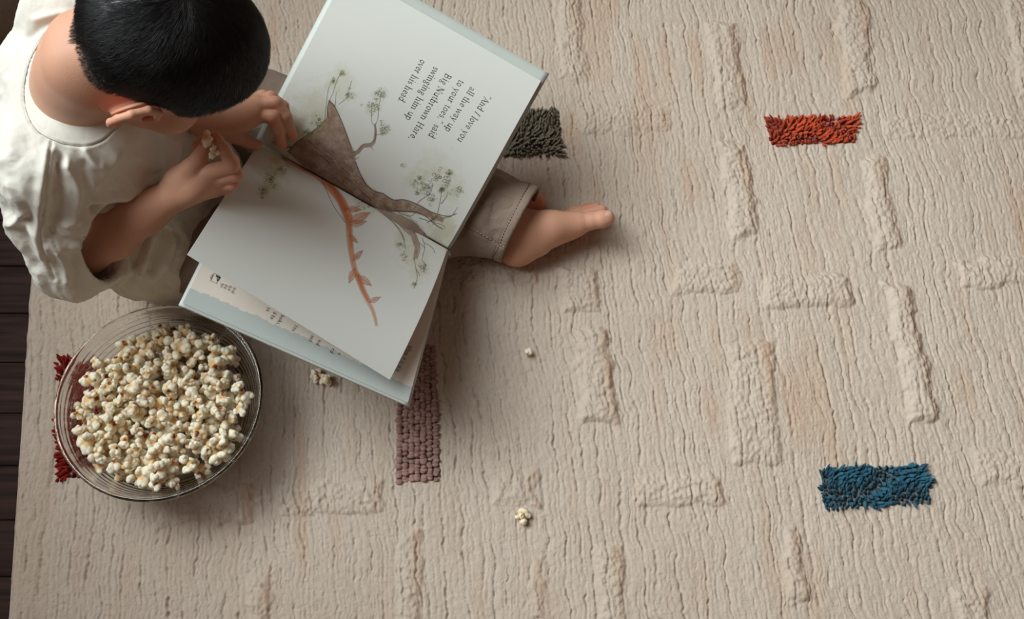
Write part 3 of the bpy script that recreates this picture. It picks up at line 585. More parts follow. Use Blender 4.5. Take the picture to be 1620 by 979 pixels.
bx = np.array([(351, 436.5), (345.5, 448.5), (335.5, 443.5), (341, 431.5), (351, 436.5)]); q, ff = ribbon(bx, .8); st_ = HE(q); p, n = cvS(st_[:, 0], st_[:, 1])
v3, f3 = text_mesh([('When it is skin', (648, 545), (627, 588))], cvS, HE, 5.0, .0006)
obj('printed_text', v3, f3, INK, pge, smooth=False)
obj('printed_logo', *join([(v2, f2), (p+n*.0006, ff)]), INK, pge, smooth=False)
# ------------------------------------------------------------------ child sitting cross-legged, bent over the book
NZ = np.random.default_rng(77)
child = empty('child', (-.47, .13, 0), 'black-haired child in cream t-shirt and grey trousers sitting bent over the open book', 'person')
SKIN = mat('skin', attr=True, rough=.52, spec=.35, sss=.28, sss_r=(1, .35, .2), sss_s=.006, bump=[(900, .00025)])
# head frame: F forwards out of the face, L towards the child's left, U up through the crown
hc = P(247, 73, .452); ray = nrm(hc-CAM); er = nrm(V3(1, 0, 0)-ray*ray[0]); ed = np.cross(ray, er)
r1 = nrm([.68, .17, .70]); r2 = V3(.48, -.87, -.10); r2 = nrm(r2-r1*(r1@r2)); r3 = np.cross(r1, r2)
HM = np.outer(er, r1)+np.outer(ed, r2)+np.outer(ray, r3); HF, HL, HU_ = HM[:, 0], HM[:, 1], HM[:, 2]; HS = .91
def hp(f, l, u): return hc+HM@(V3(f, l, u)*HS)
def hh(*r): return V3(*r)*HS
ShR, ShL = P(72, 262, .345), P(138, 8, .350)
neckb = P(132, 137, .385)
s = SDF(hc-.17, hc+.16, .00095)
s.ell(hp(-.006, 0, .040), hh(.092, .074, .077), HM, k=.02); s.ell(hp(.034, 0, .042), hh(.052, .060, .056), HM, k=.02); s.ell(hp(-.050, 0, .022), hh(.048, .056, .052), HM, k=.02)
s.ell(hp(.036, 0, -.018), hh(.048, .062, .052), HM, k=.02)
for q in (-1, 1):
    s.chain([hp(.004, q*.056, -.028), hp(.040, q*.042, -.060), hp(.066, q*.014, -.074)], [.019, .019, .016], k=.02)
    s.ell(hp(.056, q*.044, -.028), hh(.031, .034, .033), HM, k=.014)
    s.ell(hp(.095, q*.031, .006), hh(.013, .018, .011), HM, k=.012, op='sub')
    s.ell(hp(.0745, q*.031, .004), hh(.0135, .0145, .0125), HM, k=.003)
    s.chain([hp(.090, q*.015, .004), hp(.0915, q*.031, -.002), hp(.082, q*.044, .003)], [.0012, .0016, .001], k=.002)
    s.chain([hp(.086, q*.012, .020), hp(.088, q*.032, .024), hp(.076, q*.050, .018)], [.005, .006, .004], k=.010)
    s.ell(hp(.096, q*.0095, -.026), hh(.007, .006, .006), HM, k=.004)
s.ell(hp(.066, 0, -.070), hh(.020, .022, .018), HM, k=.016)
s.chain([hp(.086, 0, .012), hp(.097, 0, -.010), hp(.104, 0, -.022)], [.007, .0075, .0095], k=.010)
s.chain([hp(.086, -.018, -.046), hp(.0935, -.006, -.0425), hp(.0935, .006, -.0425), hp(.086, .018, -.046)], [.003, .0052, .0052, .003], k=.004)
s.chain([hp(.084, -.016, -.049), hp(.0905, 0, -.0515), hp(.084, .016, -.049)], [.003, .006, .003], k=.004)
# ears
EARC = []
for q in (-1, 1):
    eb = hp(-.009, q*.0725, -.010); a_ = nrm(HF*.96+HU_*.18); u_ = nrm(HU_-a_*(a_@HU_)); w_ = nrm(np.cross(a_, u_))*(1 if np.cross(a_, u_)@HL > 0 else -1)*q
    def ep(a, b, w=None):
        w = (.011+max(0, -a)*.55) if w is None else w
        return eb+(a_*a+u_*b+w_*w)*HS*1.30
    fr = np.stack([nrm(a_-w_*.55), nrm(w_+a_*.55), u_], 1)
    s.ell(ep(-.006, .004, .0065), hh(.0195, .0042, .0275), fr, k=.005)
    s.chain([ep(.008, .002), ep(.011, .014), ep(.006, .025), ep(-.006, .030), ep(-.017, .024), ep(-.0215, .011), ep(-.019, -.004), ep(-.012, -.016), ep(-.003, -.024)], [.0030, .0038, .0042, .0044, .0044, .0042, .0040, .0040, .0044], k=.0022)
    s.chain([ep(.002, .018), ep(-.008, .016), ep(-.012, .004), ep(-.008, -.009)], [.0022, .0026, .0028, .0026], k=.003)
    s.ell(ep(-.001, -.023, .005), hh(.0065, .0034, .0075), fr, k=.003)
    s.ell(ep(.0085, -.006, .004), hh(.0040, .0036, .0050), HM, k=.003)
    s.ell(ep(.001, -.001, .0085), hh(.0065, .0050, .0095), fr, k=.003, op='sub')
    EARC.append((eb+w_*.012, .036))
# neck and nape
s.chain([hp(-.022, -.012, -.010), hp(-.040, -.030, -.050), (hp(-.045, -.030, -.062)+neckb)/2, neckb], [.047, .039, .040, .047], k=.022)
for q in (-1, 1): s.chain([hp(-.045, q*.014-.01, .0), hp(-.062, q*.014-.022, -.05)], [.020, .022], k=.02)
s.cap(P(118, 62, .400), P(112, 140, .386), .027, k=.03); s.ell(V3(-.485, .135, .27), V3(.062, .095, .08), k=.035); s.chain([ShR+V3(.01, .015, -.02), neckb-V3(0, 0, .03), ShL+V3(.01, -.015, -.02)], [.030, .040, .030], k=.035)
hv, hf = s.mesh(1)
def cull(v, f, keep):
    k = keep(v); k = k[f].all(1); f = f[k]; u, inv = np.unique(f.ravel(), return_inverse=True); return v[u], inv.reshape(f.shape)
# joints
ElR = P(132, 392, .205); WrR = P(270, 312, .285); PaR = P(305, 290, .300)
ElL = V3(-.445, .300, .20); WrL = P(325, 192, .262)
PEL = V3(-.465, .135, .085)
kneeL, ankL = P(520, 205, .100), P(820, 366, .052)
kneeR, ankR = P(440, 415, .150), P(800, 318, .030)
hipL, hipR = PEL+V3(.01, .06, -.015), PEL+V3(.01, -.06, -.015)
b = SDF(V3(-.62, -.02, .0), V3(-.30, .36, .46), .003)                 # trunk, under the clothes
b.chain([PEL, V3(-.475, .135, .18), V3(-.49, .135, .28), neckb-V3(.0, 0, .02)], [.075, .065, .068, .045], k=.03)
b.ell(V3(-.485, .135, .27), V3(.062, .095, .08), k=.03); b.chain([ShR+V3(.01, .015, -.02), neckb-V3(0, 0, .03), ShL+V3(.01, -.015, -.02)], [.030, .040, .030], k=.03)
bv_, bf_ = b.mesh(1)
# right arm and hand
lo = np.minimum.reduce([ElR, WrR, ShR])-.05; hi = P(375, 240, .33)+.05
a = SDF(np.minimum(lo, hi-.1), np.maximum(np.maximum(hi, ShR+.04), ElR+.06), .00095)
a.chain([ShR, (ShR+ElR)/2, ElR], [.030, .029, .0295], k=.015)
a.chain([ElR, ElR*.65+WrR*.35+V3(0, 0, -.004), ElR*.3+WrR*.7, WrR], [.0295, .0285, .0225, .0180], k=.015)
axd = nrm(PaR-WrR); hn = nrm(np.cross(axd, V3(0, 0, 1)))
def hand(sd, wrist, palm, mcps, fingers, thumb, tr, pr=.0125):
    for m in mcps: sd.cap(wrist*.82+palm*.18, m, .0135, .0088, k=.009)
    sd.ell(palm*.9+wrist*.1, V3(.024, .019, .014), frame(palm-wrist), k=.012)
    for m, (pts, rs) in zip(mcps, fingers): sd.chain([m]+pts, rs, k=.0022)
    sd.chain(thumb, tr, k=.004)
mc = [P(337, 270, .318), P(345, 282, .305), P(345, 293, .290), P(338, 301, .276)]
fg = [([P(366, 262, .334), P(357, 240, .342), P(341, 217, .342)], [.0088, .0080, .0072, .0060]),
      ([P(373, 276, .318), P(368, 254, .330), P(352, 236, .330)], [.0088, .0080, .0072, .0062]),
      ([P(368, 290, .300), P(364, 272, .308), P(348, 262, .306)], [.0085, .0076, .0068, .0060]),
      ([P(358, 299, .284), P(354, 285, .290), P(340, 277, .288)], [.0078, .0068, .0062, .0054])]
hand(a, WrR, PaR, mc, fg, [P(285, 288, .300), P(303, 266, .318), P(315, 250, .328), P(325, 233, .334)], [.0150, .0110, .0085, .0078])
a.cap(P(283, 285, .298), P(306, 276, .305), .014, .012, k=.012)
a.cap(P(318, 222, .318), P(311, 232, .318), .0055, .0058, k=.002)
av_, af_ = a.mesh(1)
NAILS = [(P(325, 229, .3405), nrm(P(325, 229, .3405)-P(318, 245, .331)), nrm(V3(-.25, -.1, 1)))]
# left arm and hand, palm down, two fingers on the gutter
mcL = [P(405, 181, .258), P(408, 168, .262), P(404, 160, .256), P(396, 156, .246)]
fgL = [([P(432, 186, .258), P(441, 206, .242), P(446, 229, .222)], [.0090, .0082, .0074, .0062]),
       ([P(436, 163, .262), P(452, 184, .250), P(463, 216, .226)], [.0090, .0082, .0074, .0062]),
       ([P(428, 154, .256), P(448, 168, .240), P(456, 194, .222)], [.0086, .0078, .0070, .0060]),
       ([P(416, 151, .246), P(432, 160, .232), P(444, 180, .220)], [.0078, .0068, .0062, .0054])]
lpts = np.array([ShL, ElL, WrL]+mcL+[p for f_, _ in fgL for p in f_])
a = SDF(lpts.min(0)-.04, lpts.max(0)+.04, .00095)
a.chain([ShL, (ShL+ElL)/2, ElL], [.030, .027, .024], k=.015); a.chain([ElL, (ElL+WrL)/2, WrL], [.026, .024, .021], k=.015)
PaL = P(378, 186, .262)
a.cap(P(345, 192, .260), P(398, 176, .258), .0200, .0165, k=.01)
hand(a, WrL, PaL, mcL, fgL, [P(352, 203, .250), P(372, 214, .240), P(390, 222, .230), P(407, 230, .222)], [.0140, .0100, .0085, .0070])
alv, alf = a.mesh(1)
# legs: bare left foot resting on its outer side, right foot tucked behind it
q0 = np.array([kneeL, ankL, P(972, 330, .03), P(790, 430, .02)])
a = SDF(np.array([-.12, .03, -.002]), np.array([.19, .22, .115]), .0011)
FZ = .004
a.chain([P(740, 325, .078), P(800, 352, .060), P(832, 365, .052+FZ)], [.030, .027, .024], k=.012)
a.ell(P(818, 398, .030+FZ), V3(.023, .020, .022), k=.014); a.chain([P(815, 385, .040+FZ), P(850, 380, .040+FZ)], [.025, .022], k=.014)
a.chain([P(832, 362, .050+FZ), P(870, 360, .050+FZ), P(912, 354, .047+FZ)], [.0255, .0215, .0165], k=.012)
a.chain([P(832, 366, .034+FZ), P(872, 364, .030+FZ), P(912, 352, .028+FZ)], [.0235, .0190, .0140], k=.014)
a.ell(P(900, 364, .040+FZ), V3(.020, .012, .015), frame(P(920, 350, .05)-P(880, 365, .05)), k=.010)      # ball of the foot
a.chain([P(912, 355, .046+FZ), P(934, 350, .050+FZ), P(952, 347, .052+FZ), P(960, 345, .053+FZ)], [.0155, .0115, .0118, .0110], k=.004)
for i, (x0, y0, x1, y1, z, r) in enumerate([(918, 341, 952, 332, .036, .0074), (914, 336, 944, 328, .026, .0070), (908, 334, 932, 328, .018, .0068), (902, 336, 920, 331, .012, .0064)]):
    a.chain([P(880, 352, z), P(x0, y0, z+FZ), P(x1, y1, z+FZ*.5)], [.011, r*.95, r], k=.003)
a.ell(P(818, 345, .078), V3(.008, .008, .006), k=.01)                    # ankle bone
a.chain([P(760, 315, .03), P(825, 318, .024), P(848, 320, .022)], [.022, .020, .014], k=.01)   # other heel behind
fv_, ff__ = a.mesh(1)
fv_[:, 2] = np.maximum(fv_[:, 2], .0015)
bodyv, bodyf = join([(hv, hf), (bv_, bf_), (av_, af_), (alv, alf), (fv_, ff__)])
# skin colour: base with redder ears, knuckles, lips, toes and soles
base = np.array(lin((202, 152, 126))); red = np.array(lin((206, 108, 82))); cl_ = np.repeat(base[None], len(bodyv), 0)
def tint(c, r, col, amt):
    k = amt*np.exp(-(np.linalg.norm(bodyv-c, axis=1)/r)**2)[:, None]; cl_[:] = cl_*(1-k)+np.array(col)*k
for c, r in EARC: tint(c, .026, red, .75)
for m, (pts, _) in zip(mc+mcL, fg+fgL):
    tint(pts[0], .008, red, .35); tint(pts[-1], .009, red, .6)
tint(P(325, 233, .334), .009, red, .45); tint(hp(.092, 0, -.047), .014, lin((176, 86, 80)), .8); tint(hp(.105, 0, -.022), .012, red, .35)
for q in (-1, 1): tint(hp(.070, q*.040, -.022), .022, red, .35)
tint(P(965, 345, .05), .014, red, .5); tint(P(905, 368, .035), .02, red, .6); tint(P(812, 405, .02), .025, red, .6); tint(P(930, 330, .02), .02, red, .4); tint(P(850, 320, .02), .03, red, .6)
body = obj('body', bodyv, bodyf, SKIN, child, True, cl_)
# nails
NM = mat('nail', (208, 164, 146), rough=.25, spec=.5, coat=.3)
def nail(name, c, fwd, up, w, l):
    s_, t_ = np.meshgrid(np.linspace(-1, 1, 13), np.linspace(-1, 1, 13), indexing='ij'); x = s_*np.sqrt(1-t_**2/2); y = t_*np.sqrt(1-s_**2/2)
    up = nrm(up-fwd*(up@fwd)); sd = np.cross(fwd, up); p = c+(y*l)[..., None]*fwd+(x*w)[..., None]*sd+(-.35*w*x**2-.10*l*y**2)[..., None]*up
    v = np.vstack([p.reshape(-1, 3)+up*.0003, p.reshape(-1, 3)-up*.0012]); g = grid_faces(13, 13); obj(name, v, np.vstack([g, g[:, ::-1]+169]), NM, body)
from mathutils.bvhtree import BVHTree
def bvh_of(v, f): return BVHTree.FromPolygons([tuple(x) for x in v], [tuple(x) for x in f.tolist()])
tb_ = bvh_of(fv_, ff__); ah_ = bvh_of(av_, af_)
def surf(bv__, px, py):
    h = bv__.ray_cast(Vector(CAM), Vector(nrm(P(px, py, 0)-CAM))); return (np.array(h[0]), np.array(h[1])) if h[0] else (None, None)
for nm, bv__, a0, a1, w, l in (('toenail', tb_, (952, 346), (962, 338), .0048, .0050), ('fingernail', ah_, (320, 242), (324.5, 230), .0040, .0050)):
    c, n = surf(bv__, *a1); c0, _ = surf(bv__, *a0)
    if c is not None and c0 is not None:
        n = n if n@(CAM-c) > 0 else -n; fwd = c-c0; fwd = nrm(fwd-n*(fwd@n)); nail(nm, c+n*.0002, fwd, n, w, l)

# ------------------------------------------------------------------ hair
HAIR = mat('black_hair', (16, 15, 17), rough=.38, spec=.55)
loc = (bodyv[:len(hv)]-hc)@HM/HS                                   # head surface in local f,l,u
def hairline(q):                                                   # >0 inside the haired scalp
    f, l, u = q[:, 0], q[:, 1], q[:, 2]; al = np.abs(l)
    front = .062+.010*np.cos(l*60)-.0*f                            # forehead limit on u where f is large
    lim = np.interp(f, [-.12, -.085, -.06, -.035, -.015, 0, .014, .022, .032, .050, .065, .09], [-.014, -.018, -.020, -.012, .012, .022, .008, .012, .046, .062, .070, .076])
    lim = np.where(al < .034, np.interp(f, [-.12, -.09, -.06, -.02, .03, .07, .1], [-.020, -.026, -.030, -.03, .05, .078, .080]), lim)
    return u-lim
hl = hairline(loc)
earm = np.zeros(len(hv), bool)
for c, r in EARC: earm |= (np.linalg.norm(hv-c, axis=1) < .055) & (np.abs(loc[:, 1]) > .0765)
nmid = loc-V3(-.006, 0, .040); scalp = (hl > 0) & ~earm & (np.linalg.norm(nmid/V3(.092, .074, .077), axis=1) > .93)
# cap under the strands: scalp surface pushed out, thinning to nothing at the hairline
vn_ = bpy.data.meshes.new('tmp'); 
ha, hb, hcq = hv[hf[:, 0]], hv[hf[:, 1]], hv[hf[:, 2]]; fn = np.cross(hb-ha, hcq-ha); NR = np.zeros_like(hv)
for i in range(4): np.add.at(NR, hf[:, i], fn)
NR /= np.linalg.norm(NR, axis=1)[:, None]+1e-12
thick = .0075*sstep(0, .028, hl)+.0006
crown = V3(-.062, .004, .100)
fk = scalp[hf].all(1); cf = hf[fk]; u_i, inv = np.unique(cf.ravel(), return_inverse=True)
capv = hv[u_i]+NR[u_i]*(thick[u_i]-.0018)[:, None]
cap_o = obj('hair', capv, inv.reshape(cf.shape), HAIR, child, True)
# strands
fi = np.nonzero(fk)[0]; areas = np.linalg.norm(fn[fi], axis=1); NS = 34000
pick = NZ.choice(fi, NS, p=areas/areas.sum()); w4 = NZ.dirichlet(np.ones(4), NS)
root = (hv[hf[pick]]*w4[..., None]).sum(1); rn = (NR[hf[pick]]*w4[..., None]).sum(1); rn /= np.linalg.norm(rn, axis=1)[:, None]
rl = (root-hc)@HM/HS; hlv = hairline(rl); th = .0075*sstep(0, .028, hlv)+.0006
fromc = rl-crown; flow = fromc/(np.linalg.norm(fromc, axis=1)[:, None]+1e-6)
sw = np.cross(flow, (rn@HM)); flow = flow+sw*.35+NZ.normal(0, .16, (NS, 3)); flow[:, 2] -= .25*(np.abs(rl[:, 1]) > .05)
fw = flow@HM.T; fw -= rn*(fw*rn).sum(1)[:, None]; fw /= np.linalg.norm(fw, axis=1)[:, None]+1e-9
clump = np.array([mnoise.noise(Vector(p*90)) for p in root]); fw += np.cross(fw, rn)*clump[:, None]*.45
Ls = (.0035+.0145*sstep(0, .05, hlv))*NZ.uniform(.75, 1.2, NS); lift = .35*th/.01
tt = np.array([0, .35, .7, 1.0]); st0 = root+rn*(th*.55)[:, None]
cv_ = st0[:, None]+fw[:, None]*(Ls[:, None]*tt)[..., None]+rn[:, None]*((th*.45)[:, None]*(1.6*tt-1.15*tt**2)+NZ.uniform(0, .0009, NS)[:, None]*tt)[..., None]
d_ = fw/(np.linalg.norm(fw, axis=1)[:, None]); sd_ = np.cross(d_, rn); rad = (.00016*np.array([1, 1, .8, .15])); tri = [0, 2.094, 4.189]
SV = np.stack([cv_+rad[None, :, None]*(math.cos(a)*sd_+math.sin(a)*rn)[:, None] for a in tri], 2)   # NS,4,3,3
idx = np.arange(NS)[:, None]*12; fq = np.array([[r*3+k, r*3+(k+1) % 3, (r+1)*3+(k+1) % 3, (r+1)*3+k] for r in range(3) for k in range(3)])
obj('hair_strands', SV.reshape(-1, 3), (idx[:, :, None]+fq[None]).reshape(-1, 4), HAIR, cap_o, True)['kind'] = 'stuff'
# eyebrow and lashes
def hairs(name, pts0, dirs, L, r):
    ps = [tube(np.array([p, p+d*L*.5, p+d*L+V3(0, 0, -.0006)]), [r, r*.8, r*.2], 4) for p, d in zip(pts0, dirs)]; obj(name, *join(ps), HAIR, body)
for q in (-1, 1):
    e0 = [hp(.0935-.012*t**2, q*(.014+.036*t), .026+.004*math.sin(t*3)+.0015*NZ.normal()) for t in NZ.random(90)]
    hairs('eyebrow', e0, [nrm(-HF*.2+HL*q*.9+HU_*NZ.normal(0, .3)) for _ in e0], .006, .00022)
    t_l = np.linspace(0, 1, 26); e1 = [hp(.0905-.008*(2*t-1)**2, q*(.020+.022*t), -.0045) for t in t_l]
    hairs('eyelashes', e1, [nrm(HF*.8-HU_*.6+HL*q*(t-.4)) for t in t_l], .0075, .00018)
# ------------------------------------------------------------------ clothes
def fbm(p, sc, seed, ridg=False):
    o = np.zeros(len(p)); a = 1.0
    for k in range(3):
        q = p*sc*2**k+seed*7.3
        n = np.fromiter((mnoise.noise(Vector(x)) for x in q), float, len(q)); o += a*((1-2*np.abs(n)) if ridg else n); a *= .5
    return o
def polydist(px, pts):
    best = np.full(len(px), 1e9); side = np.zeros(len(px))
    for i in range(len(pts)-1):
        A, B = np.array(pts[i], float), np.array(pts[i+1], float); e = B-A; t = np.clip(((px-A)@e)/(e@e), 0, 1); d = np.linalg.norm(px-A-t[:, None]*e, axis=1); best = np.minimum(best, d)
    return best
def vnormals(v, f):
    n = np.zeros_like(v); fn = np.cross(v[f[:, 1]]-v[f[:, 0]], v[f[:, 2]]-v[f[:, 0]])
    for i in range(f.shape[1]): np.add.at(n, f[:, i], fn)
    return n/(np.linalg.norm(n, axis=1)[:, None]+1e-12)
COT = mat('cream_cotton', (228, 224, 213), rough=.85, spec=.2, bump=[(1500, .0002), (260, .00025)], sheen=.15)
s = SDF(V3(-.66, -.09, -.004), V3(-.33, .36, .47), .0016)
s.chain([ShR+V3(.0, .012, -.012), (ShR+ShL)/2+V3(-.002, 0, .004), ShL+V3(.0, -.012, -.012)], [.048, .054, .045], k=.03)
s.ell(neckb+V3(.0, 0, -.035), V3(.066, .080, .055), k=.03)
s.ell(P(112, 16, .408), V3(.052, .043, .043), k=.02); s.ell(V3(-.488, .135, .27), V3(.080, .108, .10), k=.04); s.ell(V3(-.470, .125, .16), V3(.088, .118, .11), k=.04); s.ell(V3(-.455, .115, .085), V3(.096, .118, .085), k=.04)
s.ell(V3(-.452, .118, .035), V3(.100, .118, .055), k=.03); s.ell(P(222, 355, .14), V3(.055, .085, .065), k=.03)
SlE = ElR*.70+WrR*.30
s.chain([ShL, ShL*.5+ElL*.5, ElL], [.050, .046, .040], k=.02)
s.f = s.f.copy()
outer = s.f.copy(); s.shell(.0024)
cn = nrm(V3(.10, -.02, .99)); 
# neck opening
nk0 = P(118, 128, .40)
axn = nrm(hp(-.03, 0, -.02)-neckb)
fN = frame(axn)
nko = neckb+V3(.018, .002, 0)
aop = nrm(.55*(CAM-nko)/np.linalg.norm(CAM-nko)+V3(0, 0, .45)); c0 = P(135, 134, .392)
s.cap(c0, c0+aop*.12, .043, .050, k=.003, op='sub')
s.ell(c0-aop*.01, V3(.043, .051, .036), np.stack([nrm(np.cross(V3(0, 1, 0), aop)), nrm(np.cross(aop, nrm(np.cross(V3(0, 1, 0), aop)))), aop], 1), k=.003, op='sub')
# sleeve opening and lower hem
s2 = SDF(V3(-.66, -.09, -.004), V3(-.33, .36, .47), .0016)
s2.chain([ShR, ShR*.5+ElR*.5+V3(-.008, -.004, 0), ElR+V3(-.010, -.008, .0), SlE+V3(-.004, -.004, .0), SlE*.85+WrR*.15], [.050, .047, .045, .041, .038], k=.022)
s2.shell(.0024); SQ = P(170, 386, .228); sx = nrm(V3(.93, -.20, .12)); s2.cut(SQ, sx, ElR, SlE*.75+WrR*.25, .060)
hk = np.maximum(.014-np.abs(s.f-s2.f), 0)/.014; s.f = np.minimum(s.f, s2.f)-hk*hk*.0035; del s2
s.plane(V3(0, 0, .004), (0, 0, -1))
sv, sf = s.mesh(1)
px = projn(sv); nrmv = vnormals(sv, sf); vis = np.clip((nrmv*(CAM-sv)/np.linalg.norm(CAM-sv, axis=1)[:, None]).sum(1)*2, 0, 1)
# world wrinkles plus individually placed folds, ridges (+) and creases (-), mm and px width
st = sv*V3(1, 1, .55)
w1 = fbm(st, 11, 1, True); w2 = fbm(st, 26, 2, True); w3 = fbm(st, 60, 3)
nb = np.linalg.norm(sv-(neckb+axn*.02), axis=1); quiet = sstep(.06, .12, nb)
disp = quiet*sstep(.040, .075, np.linalg.norm(sv-SQ, axis=1))*((w1-.6)*.0055+(w2-.6)*.0028)+w3*.0004
folds = [ # points, mm, width px
 ([(103, 262), (118, 292), (118, 335), (104, 352)], 3.5, 8), ([(92, 262), (98, 300), (92, 345)], -3, 6), ([(130, 262), (134, 300), (126, 335)], -3, 8), ([(88, 238), (104, 250), (100, 262)], 1.5, 6),
 ([(135, 238), (150, 258), (160, 262)], 2.5, 6), ([(78, 368), (105, 378), (130, 376)], -3, 6), ([(78, 385), (105, 392), (125, 388)], 2, 6), ([(92, 395), (104, 418), (108, 440)], 3.5, 6),
 ([(0, 312), (14, 330), (34, 345)], -6, 7), ([(2, 352), (22, 352), (38, 338)], 4, 7), ([(40, 350), (44, 385), (60, 415)], -3, 8), ([(20, 290), (34, 320), (30, 350)], 2, 8),
 ([(150, 330), (185, 322), (225, 305), (245, 292)], -7, 9), ([(150, 312), (200, 300), (238, 280)], 4, 9), ([(190, 300), (230, 260), (262, 245)], 3, 12), ([(215, 250), (250, 262), (275, 262)], 3, 9), ([(262, 262), (275, 240), (276, 225)], 3, 7),
 ([(228, 372), (214, 402), (212, 420)], -6, 6), ([(240, 372), (232, 405), (222, 430)], 4, 7), ([(258, 362), (250, 395), (238, 425)], -6, 6), ([(270, 372), (264, 405), (245, 440)], 4, 7), ([(205, 420), (188, 440), (165, 448)], 3, 7),
 ([(270, 330), (288, 370), (280, 400)], 2, 10), ([(76, 240), (68, 285), (62, 330), (60, 368), (66, 400)], 3, 9), ([(94, 250), (88, 290), (84, 335), (84, 362)], -3.5, 8), ([(18, 130), (26, 190), (20, 250)], 2, 12), ([(60, 30), (95, 22), (120, 24)], 2, 7), ([(48, 60), (70, 40), (95, 30)], -1.5, 6), ([(185, 250), (165, 275), (140, 290)], 2, 9)]
for pts, mm, wd in folds:
    sp_ = spline(pts, 14); d = polydist(px, sp_); disp += vis*mm*.0016*np.exp(-(d/wd)**2)
seam_n = [(120, 28), (100, 34), (82, 46), (64, 66), (50, 90), (42, 115), (38, 145), (43, 180), (60, 208), (95, 226), (130, 231), (160, 224), (182, 204), (192, 190)]
seam_a = [(82, 226), (76, 262), (72, 300), (68, 340), (66, 372), (74, 405), (88, 438)]
d1 = polydist(px, spline(seam_n, 60)); d2 = polydist(px, spline(seam_a, 40))
disp += vis*(-.0016*np.exp(-(d1/1.6)**2)+.0005*np.exp(-((d1-4)/3)**2)-.0018*np.exp(-(d2/1.8)**2)+.0008*np.exp(-((d2-5)/3.5)**2))
d3 = np.abs((sv-SQ)@sx+.0135); hemz = (np.abs((sv-SQ))@V3(1, 1, 1) < .14); disp += hemz*(-.0012*np.exp(-(d3/.0012)**2))
shirt = obj('t_shirt', sv+nrmv*disp[:, None], sf, COT, child); shirt['label'] = 'cream short sleeved cotton t-shirt'
# stitched line of the neckband
SH_B = bvh_of(sv+nrmv*disp[:, None], sf); STI = mat('stitching', (150, 144, 130), rough=.8)
def on_surface(bv__, pts, off=.0003, n=60):
    o = []
    for x, y in spline(pts, n):
        c, nn = surf(bv__, x, y)
        if c is not None and (not o or np.linalg.norm(c-o[-1]) < .03): nn = nn if nn@(CAM-c) > 0 else -nn; o.append(c+nn*off)
    return np.array(o)
for pts in (seam_n[2:-1], [(112, 33), (117, 42)]):
    q = on_surface(SH_B, pts)
    if len(q) > 3: obj('stitching', *tube(q, .0004, 5), STI, shirt)

# trousers
TRO = mat('grey_twill', (140, 122, 108), rough=.8, spec=.2, bump=[(1800, .0002), (300, .0008)], sheen=.1)
s = SDF(V3(-.58, -.06, -.004), V3(.04, .37, .235), .0017)
sd = nrm(ankL-kneeL); cuffC = P(824, 357, .058); cn_ = nrm(P(860, 388, .066)-P(804, 362, .066)+V3(0, 0, -.006))
mid = P(735, 322, .058)
s.ell(PEL+V3(0, 0, -.005), V3(.085, .110, .062), k=.03)
s.chain([hipL+V3(0, .01, 0), kneeL, mid, cuffC], [.068, .055, .052, .053], k=.03)
s.chain([cuffC, cuffC+cn_*.06], [.053, .054], k=.01)
s.chain([hipR, kneeR, P(640, 370, .07), P(735, 335, .045)], [.066, .060, .045, .036], k=.03)
s.ell(P(405, 165, .10), V3(.06, .045, .04), k=.03)
ins = s.f.copy()
s.shell(.0030)
s.plane(cuffC, cn_, within=(cuffC-V3(.10, .14, .09), cuffC+V3(.2, .14, .10)))
s.plane(V3(0, 0, .002), (0, 0, -1))
tv, tf = s.mesh(1); tn = vnormals(tv, tf); px = projn(tv); vis = np.clip((tn*(CAM-tv)/np.linalg.norm(CAM-tv, axis=1)[:, None]).sum(1)*2, 0, 1)
dc = (tv-cuffC)@cn_
disp = (fbm(tv*V3(.6, 1, 1), 14, 5, True)-.6)*.0040*sstep(.0, -.03, dc)+fbm(tv, 45, 6)*.0006
for pts, mm, wd in [([(770, 300), (752, 330), (735, 345)], -4, 8), ([(782, 330), (776, 352), (782, 372)], -2, 6), ([(760, 355), (772, 375)], 2, 6), ([(795, 275), (782, 300), (770, 320)], 3, 9), ([(740, 350), (728, 372)], -3, 6)]:
    disp += vis*mm*.001*np.exp(-(polydist(px, spline(pts, 10))/wd)**2)
near = (np.linalg.norm(tv-cuffC, axis=1) < .10)
disp += near*(-.0011*np.exp(-((dc+.0125)/.0011)**2)+.0009*sstep(-.012, -.010, dc))
seam_t = [(736, 356), (758, 370), (782, 384), (806, 397)]
disp += vis*(-.0012*np.exp(-(polydist(px, spline(seam_t, 12))/1.3)**2))
tv2 = tv+tn*disp[:, None]; tv2[:, 2] = np.maximum(tv2[:, 2], .001)
tro = obj('trousers', tv2, tf, TRO, child); tro['label'] = 'grey twill trousers with a stitched hem'
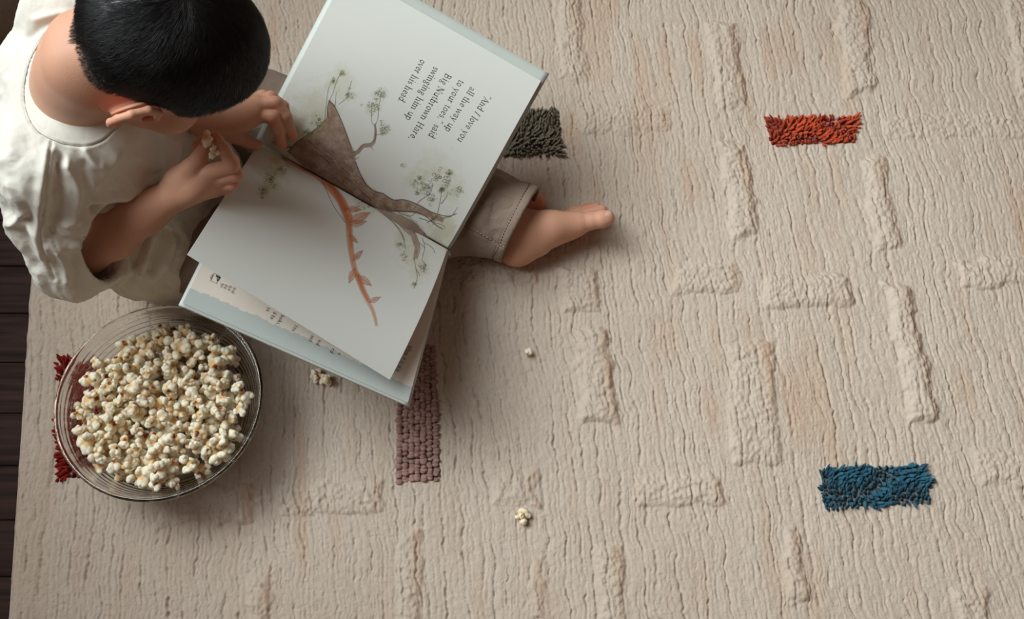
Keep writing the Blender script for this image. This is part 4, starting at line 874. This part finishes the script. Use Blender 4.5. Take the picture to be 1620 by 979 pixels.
TB = bvh_of(tv2, tf); DK = mat('dark_thread', (60, 54, 50), rough=.8); LT = mat('pale_thread', (196, 186, 176), rough=.8)
def stitches(pts, m, n=26, L=.6, r=.00035):
    q = on_surface(TB, pts, .0004, n*4); ps = []
    for i in range(0, len(q)-3, 4): ps.append(tube(np.array([q[i], q[i+1]*.5+q[i+2]*.5+V3(0, 0, .0002), q[i+2]*.6+q[i+3]*.4]), r, 5))
    if ps: obj('stitching', *join(ps), m, tro)
ux = nrm(np.cross(cn_, V3(0, 0, 1)))
hem_px = [(839, 288), (826, 312), (812, 340), (799, 366), (788, 392), (778, 412)]
stitches(hem_px, DK, 30, r=.0005); stitches([(x+4, y) for x, y in seam_t], LT, 14)

# ------------------------------------------------------------------ popcorn held in the hand
for i, (px_, py_, z_, vi, ro, sc, lb) in enumerate([(326, 219, .352, 3, (1, .4, 2), 1.35, 'piece of popcorn pinched between thumb and finger at the mouth'), (339, 240, .348, 8, (0, 2, 1), .9, 'smaller piece of popcorn held lower between the curled fingers')]):
    o = bpy.data.objects.new('popcorn', POPV[vi][0]); COL.objects.link(o); o.location = P(px_, py_, z_); o.rotation_euler = ro; o.scale = (sc*.85, sc*.85, sc); tag(o, lb, 'popcorn')

# ------------------------------------------------------------------ cushion corner at the top left
def cushion():
    s = SDF(V3(-1.36, .22, -.03), V3(-.56, 1.05, .24), .006)
    c = P(25, 28, .07)+V3(-.195, .195, 0); c[2] = .075; R = np.array(Matrix.Rotation(math.radians(45), 3, 'Z'))
    pts = [c+R@V3(a*.20, b*.20, 0) for a, b in ((-1, -1), (1, -1), (1, 1), (-1, 1))]
    for i in range(4): s.cap(pts[i], pts[(i+1) % 4], .075, k=.05)
    s.ell(c, V3(.25, .25, .10), R, k=.05)
    return s.mesh(2)
v, f = cushion(); v[:, 2] = np.maximum(v[:, 2], FLOOR_Z)
cu_ = obj('floor_cushion', v, f, mat('beige_linen', (122, 106, 94), rough=.9, bump=[(700, .0006)])); tag(cu_, 'beige fabric floor cushion on the dark wood floor behind the child', 'cushion')
